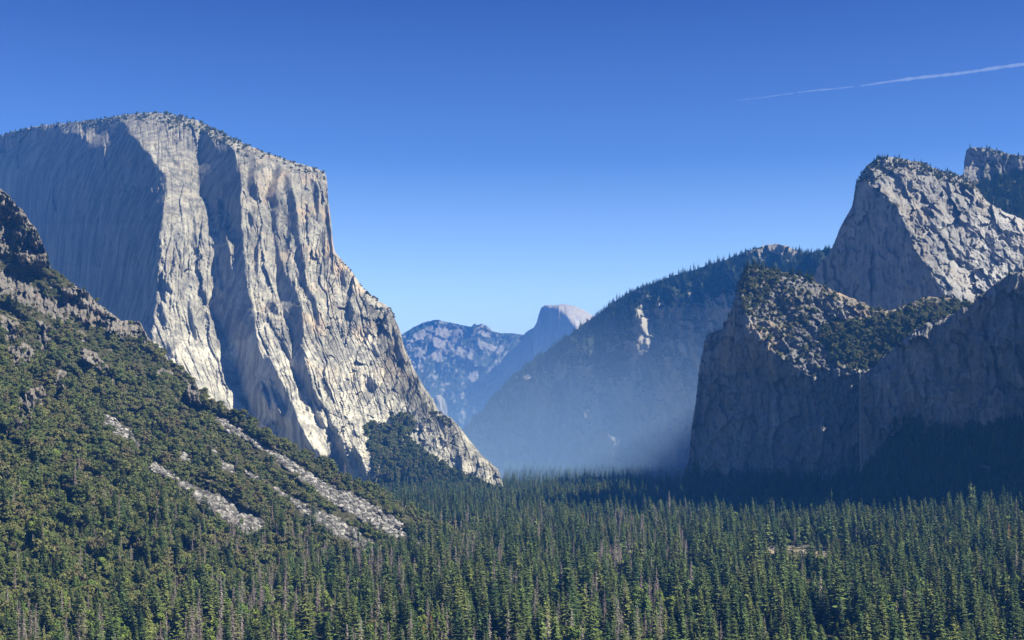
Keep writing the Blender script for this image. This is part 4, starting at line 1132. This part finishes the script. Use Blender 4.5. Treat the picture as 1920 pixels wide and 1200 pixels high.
for n, poly in enumerate(SCREE):
    p = np.asarray(poly); n_ = int((np.ptp(p[:, 0]) * np.ptp(p[:, 1])) * .55)
    x = r_.uniform(p[:, 0].min(), p[:, 0].max(), n_); y = r_.uniform(p[:, 1].min(), p[:, 1].max(), n_)
    m = inpoly(x + 7 * fbm(x / 14, y / 14, 911, 3), y + 7 * fbm(x / 14, y / 14, 912, 3), poly)
    pp.append(hill.at(x[m], y[m]))
n_ = 900; th = r_.random(n_) * 6.283; rr = np.sqrt(r_.random(n_))
cxs = CLEAR[0] + 50 * rr * np.cos(th); cys = CLEAR[1] - 10 + 110 * rr * np.sin(th)
m = fbm(cxs / 14, cys / 30, 77, 2) > .05
pp.append(np.stack([cxs, cys, ground_h(cxs, cys)], -1)[m])
Q = np.concatenate(pp)
n0 = len(P)
P = np.concatenate([P, Q]); V = np.concatenate([V, r_.integers(0, 3, len(Q))]); S = np.concatenate([S, .8 + 4.2 * r_.random(len(Q)) ** 5]); rots = np.concatenate([rots, r_.random(len(Q)) * 6.283])
so_ = scatter_object('scree', np.arange(n0, len(P)), [(v, [bx[v]]) for v in range(3)], None, 'pale grey boulder streaks running down the hillside', 'scree')

# ================================================================== WATERFALL, CONTRAIL
m, ntw, bw = new_mat('falling_water')
bw.inputs['Base Color'].default_value = (.24, .26, .29, 1)
V_, F_ = [], []
ys = np.linspace(698, 884, 60)
xw = 1612.5 + 1.0 * fbm(ys / 20, ys * 0, 7, 3) + np.interp(ys, [698, 840, 884], [0, 0, 1.5])
pa1 = np.minimum(C1_F(xw, ys), 1e9); pw = lower.at(np.full(60, 1612.0), ys); pn = nearwall.at(np.full(60, 1616.0), ys)
dW = np.minimum(pw[:, 1], pn[:, 1]).min() - 14 + 0 * ys
for i in range(60):
    hw = (.55 + .6 * fbm(ys[i:i + 1] / 9, ys[i:i + 1] * 0, 12, 2)[0]) * np.interp(ys[i], [698, 884], [1.1, 2.0])
    for k in range(6):
        a = 6.283 * k / 6
        X_, Y_, Z_ = world(xw[i] + hw * math.cos(a) * .9, ys[i], dW[i]); V_.append((X_, Y_ + hw * math.sin(a), Z_))
    if i:
        for k in range(6): F_.append(((i - 1) * 6 + k, (i - 1) * 6 + (k + 1) % 6, i * 6 + (k + 1) % 6, i * 6 + k))
wf = bpy.data.objects.new('waterfall', raw_mesh('waterfall', V_, F_, m)); COL.objects.link(wf)
tag(wf, 'thin pale thread of falling water in the shaded notch', 'waterfall', kind='structure')

YC = 36000.0
xs_ = np.linspace(1368, 2150, 200); V_, F_ = [], []
for i, x_ in enumerate(xs_):
    yc = 187.5 + (x_ - 1382) * (121 - 187.5) / (1920 - 1382) + .8 * math.sin(x_ / 31) + 1.2 * math.sin((x_ - 1380) / 171) * (1 if x_ < 1925 else .3)
    rad = np.interp(x_, [1368, 1400, 1500, 1620, 1700, 1920, 2150], [.2, 1.0, 1.6, 1.7, 3.0, 3.6, 4.2]) * (1 + .45 * fbm(np.array([x_ / 15]), np.array([.3]), 3, 3)[0])
    rad *= .3 if 1488 < x_ < 1496 or abs(x_ - 1607) < 5 else 1
    for k in range(10):
        a = 6.283 * k / 10; X_, Y_, Z_ = world(x_, yc - rad * math.sin(a), YC); V_.append((X_, Y_ + rad * math.cos(a) * YC / F, Z_))
    if i:
        for k in range(10): F_.append(((i - 1) * 10 + k, (i - 1) * 10 + (k + 1) % 10, i * 10 + (k + 1) % 10, i * 10 + k))
mc = bpy.data.materials.new('ice_cloud'); mc.use_nodes = True; nc = mc.node_tree; nc.nodes.clear()
oc = nc.nodes.new('ShaderNodeOutputMaterial'); vc_ = nc.nodes.new('ShaderNodeVolumePrincipled'); vc_.inputs['Color'].default_value = (.84, .93, 1, 1); vc_.inputs['Density'].default_value = .0024
nc.links.new(vc_.outputs[0], oc.inputs['Volume'])
ct = bpy.data.objects.new('contrail', raw_mesh('contrail', V_, F_, mc)); COL.objects.link(ct)
tag(ct, 'thin white vapour trail slanting across the upper right sky', 'vapour trail')

# ---- smoke lying in the valley in front of the middle mountain: a low body, thick at the ground and thinning upwards
V_, F_ = [], []
nx_, nz_ = 60, 16
gx_ = np.linspace(-900, 1900, nx_); gz_ = np.linspace(0, 1, nz_)
for side_ in (0, 1):
    for j in range(nz_):
        for i in range(nx_):
            zt = 560 + 60 * math.sin(gx_[i] / 310.) + 40 * math.sin(gx_[i] / 130. + 1)
            th = 720 * (1 - gz_[j]) ** 1.4 + (0 if j == nz_ - 1 else 1)
            yc = 4260 + 80 * math.sin(gx_[i] / 400.)
            V_.append((gx_[i], yc + (th if side_ else -th), FLOOR + 4 + gz_[j] * zt))
n_ = nx_ * nz_
for j in range(nz_ - 1):
    for i in range(nx_ - 1):
        a = j * nx_ + i
        F_.append((a, a + 1, a + nx_ + 1, a + nx_)); F_.append((n_ + a, n_ + a + nx_, n_ + a + nx_ + 1, n_ + a + 1))
for i in range(nx_ - 1):
    F_.append((i, n_ + i, n_ + i + 1, i + 1)); a = (nz_ - 1) * nx_ + i; F_.append((a, a + 1, n_ + a + 1, n_ + a))
for j in range(nz_ - 1):
    a = j * nx_; F_.append((a, a + nx_, n_ + a + nx_, n_ + a)); a += nx_ - 1; F_.append((a, n_ + a, n_ + a + nx_, a + nx_))
ms = bpy.data.materials.new('smoke'); ms.use_nodes = True; ns = ms.node_tree; ns.nodes.clear()
os_ = ns.nodes.new('ShaderNodeOutputMaterial'); vs_ = ns.nodes.new('ShaderNodeVolumePrincipled'); vs_.inputs['Color'].default_value = (.38, .60, 1, 1); vs_.inputs['Density'].default_value = .00064
ns.links.new(vs_.outputs[0], os_.inputs['Volume'])
sm_ = bpy.data.objects.new('smoke', raw_mesh('smoke', V_, F_, ms)); COL.objects.link(sm_)
tag(sm_, 'bluish smoke lying low in the middle valley', 'smoke', kind='stuff')
# ================================================================== LIGHT, SKY, AIR, CAMERA
SUN = Vector((.684, -.21, .68)).normalized()
el = math.asin(SUN.z); az = math.atan2(SUN.x, SUN.y)      # azimuth clockwise from +Y
sl = bpy.data.lights.new('sun', 'SUN'); sl.energy = 5.0; sl.angle = math.radians(.5); sl.color = (1.0, .925, .74)
so = bpy.data.objects.new('sun', sl); COL.objects.link(so)
so.rotation_euler = (-SUN).to_track_quat('-Z', 'Y').to_euler(); so.location = (3000, -1500, 3000)
w = bpy.data.worlds.new('World'); sc.world = w; w.use_nodes = True
nt = w.node_tree; bgn = nt.nodes['Background']
sk = nt.nodes.new('ShaderNodeTexSky'); sk.sky_type = 'NISHITA'; sk.sun_disc = False
sk.sun_elevation = el; sk.sun_rotation = az; sk.altitude = 1400; sk.air_density = 1.0; sk.dust_density = 1.0; sk.ozone_density = 4.0
hs = nt.nodes.new('ShaderNodeHueSaturation'); hs.inputs['Saturation'].default_value = 1.1
nt.links.new(sk.outputs[0], hs.inputs['Color']); tcw = nt.nodes.new('ShaderNodeTexCoord'); sp = nt.nodes.new('ShaderNodeSeparateXYZ'); nt.links.new(tcw.outputs['Generated'], sp.inputs[0])
rw = ramp(nt, sp.outputs[2], [(0, (1.75, 1.28, 1.0)), (.10, (1.2, 1.04, .95)), (.2, (.42, .485, .67)), (.32, (.18, .225, .46)), (.45, (.09, .13, .28)), (1, (.08, .11, .25))])
nt.links.new(mix(nt, 1.0, hs.outputs[0], rw, 'MULTIPLY'), bgn.inputs[0]); bgn.inputs[1].default_value = .10

bpy.ops.mesh.primitive_cube_add(size=1)
hz = bpy.context.object; hz.name = 'haze'; hz.data.name = 'haze'
zlo, zhi = FLOOR - 40, 1300
hz.scale = (41000, 27000, zhi - zlo); hz.location = (0, 7100, (zhi + zlo) / 2)
mh = bpy.data.materials.new('haze'); mh.use_nodes = True; nh = mh.node_tree; nh.nodes.clear()
oh = nh.nodes.new('ShaderNodeOutputMaterial'); vh = nh.nodes.new('ShaderNodeVolumePrincipled')
vh.inputs['Color'].default_value = (.06, .30, 1.0, 1); vh.inputs['Density'].default_value = 4.6e-5; vh.inputs['Anisotropy'].default_value = 0.0
nh.links.new(vh.outputs[0], oh.inputs['Volume']); hz.data.materials.append(mh)
tag(hz, 'pale blue haze filling the valley air', 'haze', kind='stuff')

cam = bpy.data.cameras.new('camera'); co = bpy.data.objects.new('camera', cam); COL.objects.link(co)
cam.sensor_width = 36; cam.lens = F / 1920 * 36; cam.shift_y = (CY - 600) / 1920
cam.clip_start = 1; cam.clip_end = 90000
co.location = (0, 0, 0); co.rotation_euler = (math.pi / 2, 0, 0)
sc.camera = co
sc.view_settings.view_transform = 'Standard'; sc.view_settings.look = 'None'; sc.view_settings.gamma = 1; sc.view_settings.exposure = 1.18
sc.cycles.volume_bounces = 1; sc.cycles.max_bounces = 5; sc.cycles.diffuse_bounces = 1
sc.cycles.use_denoising = True
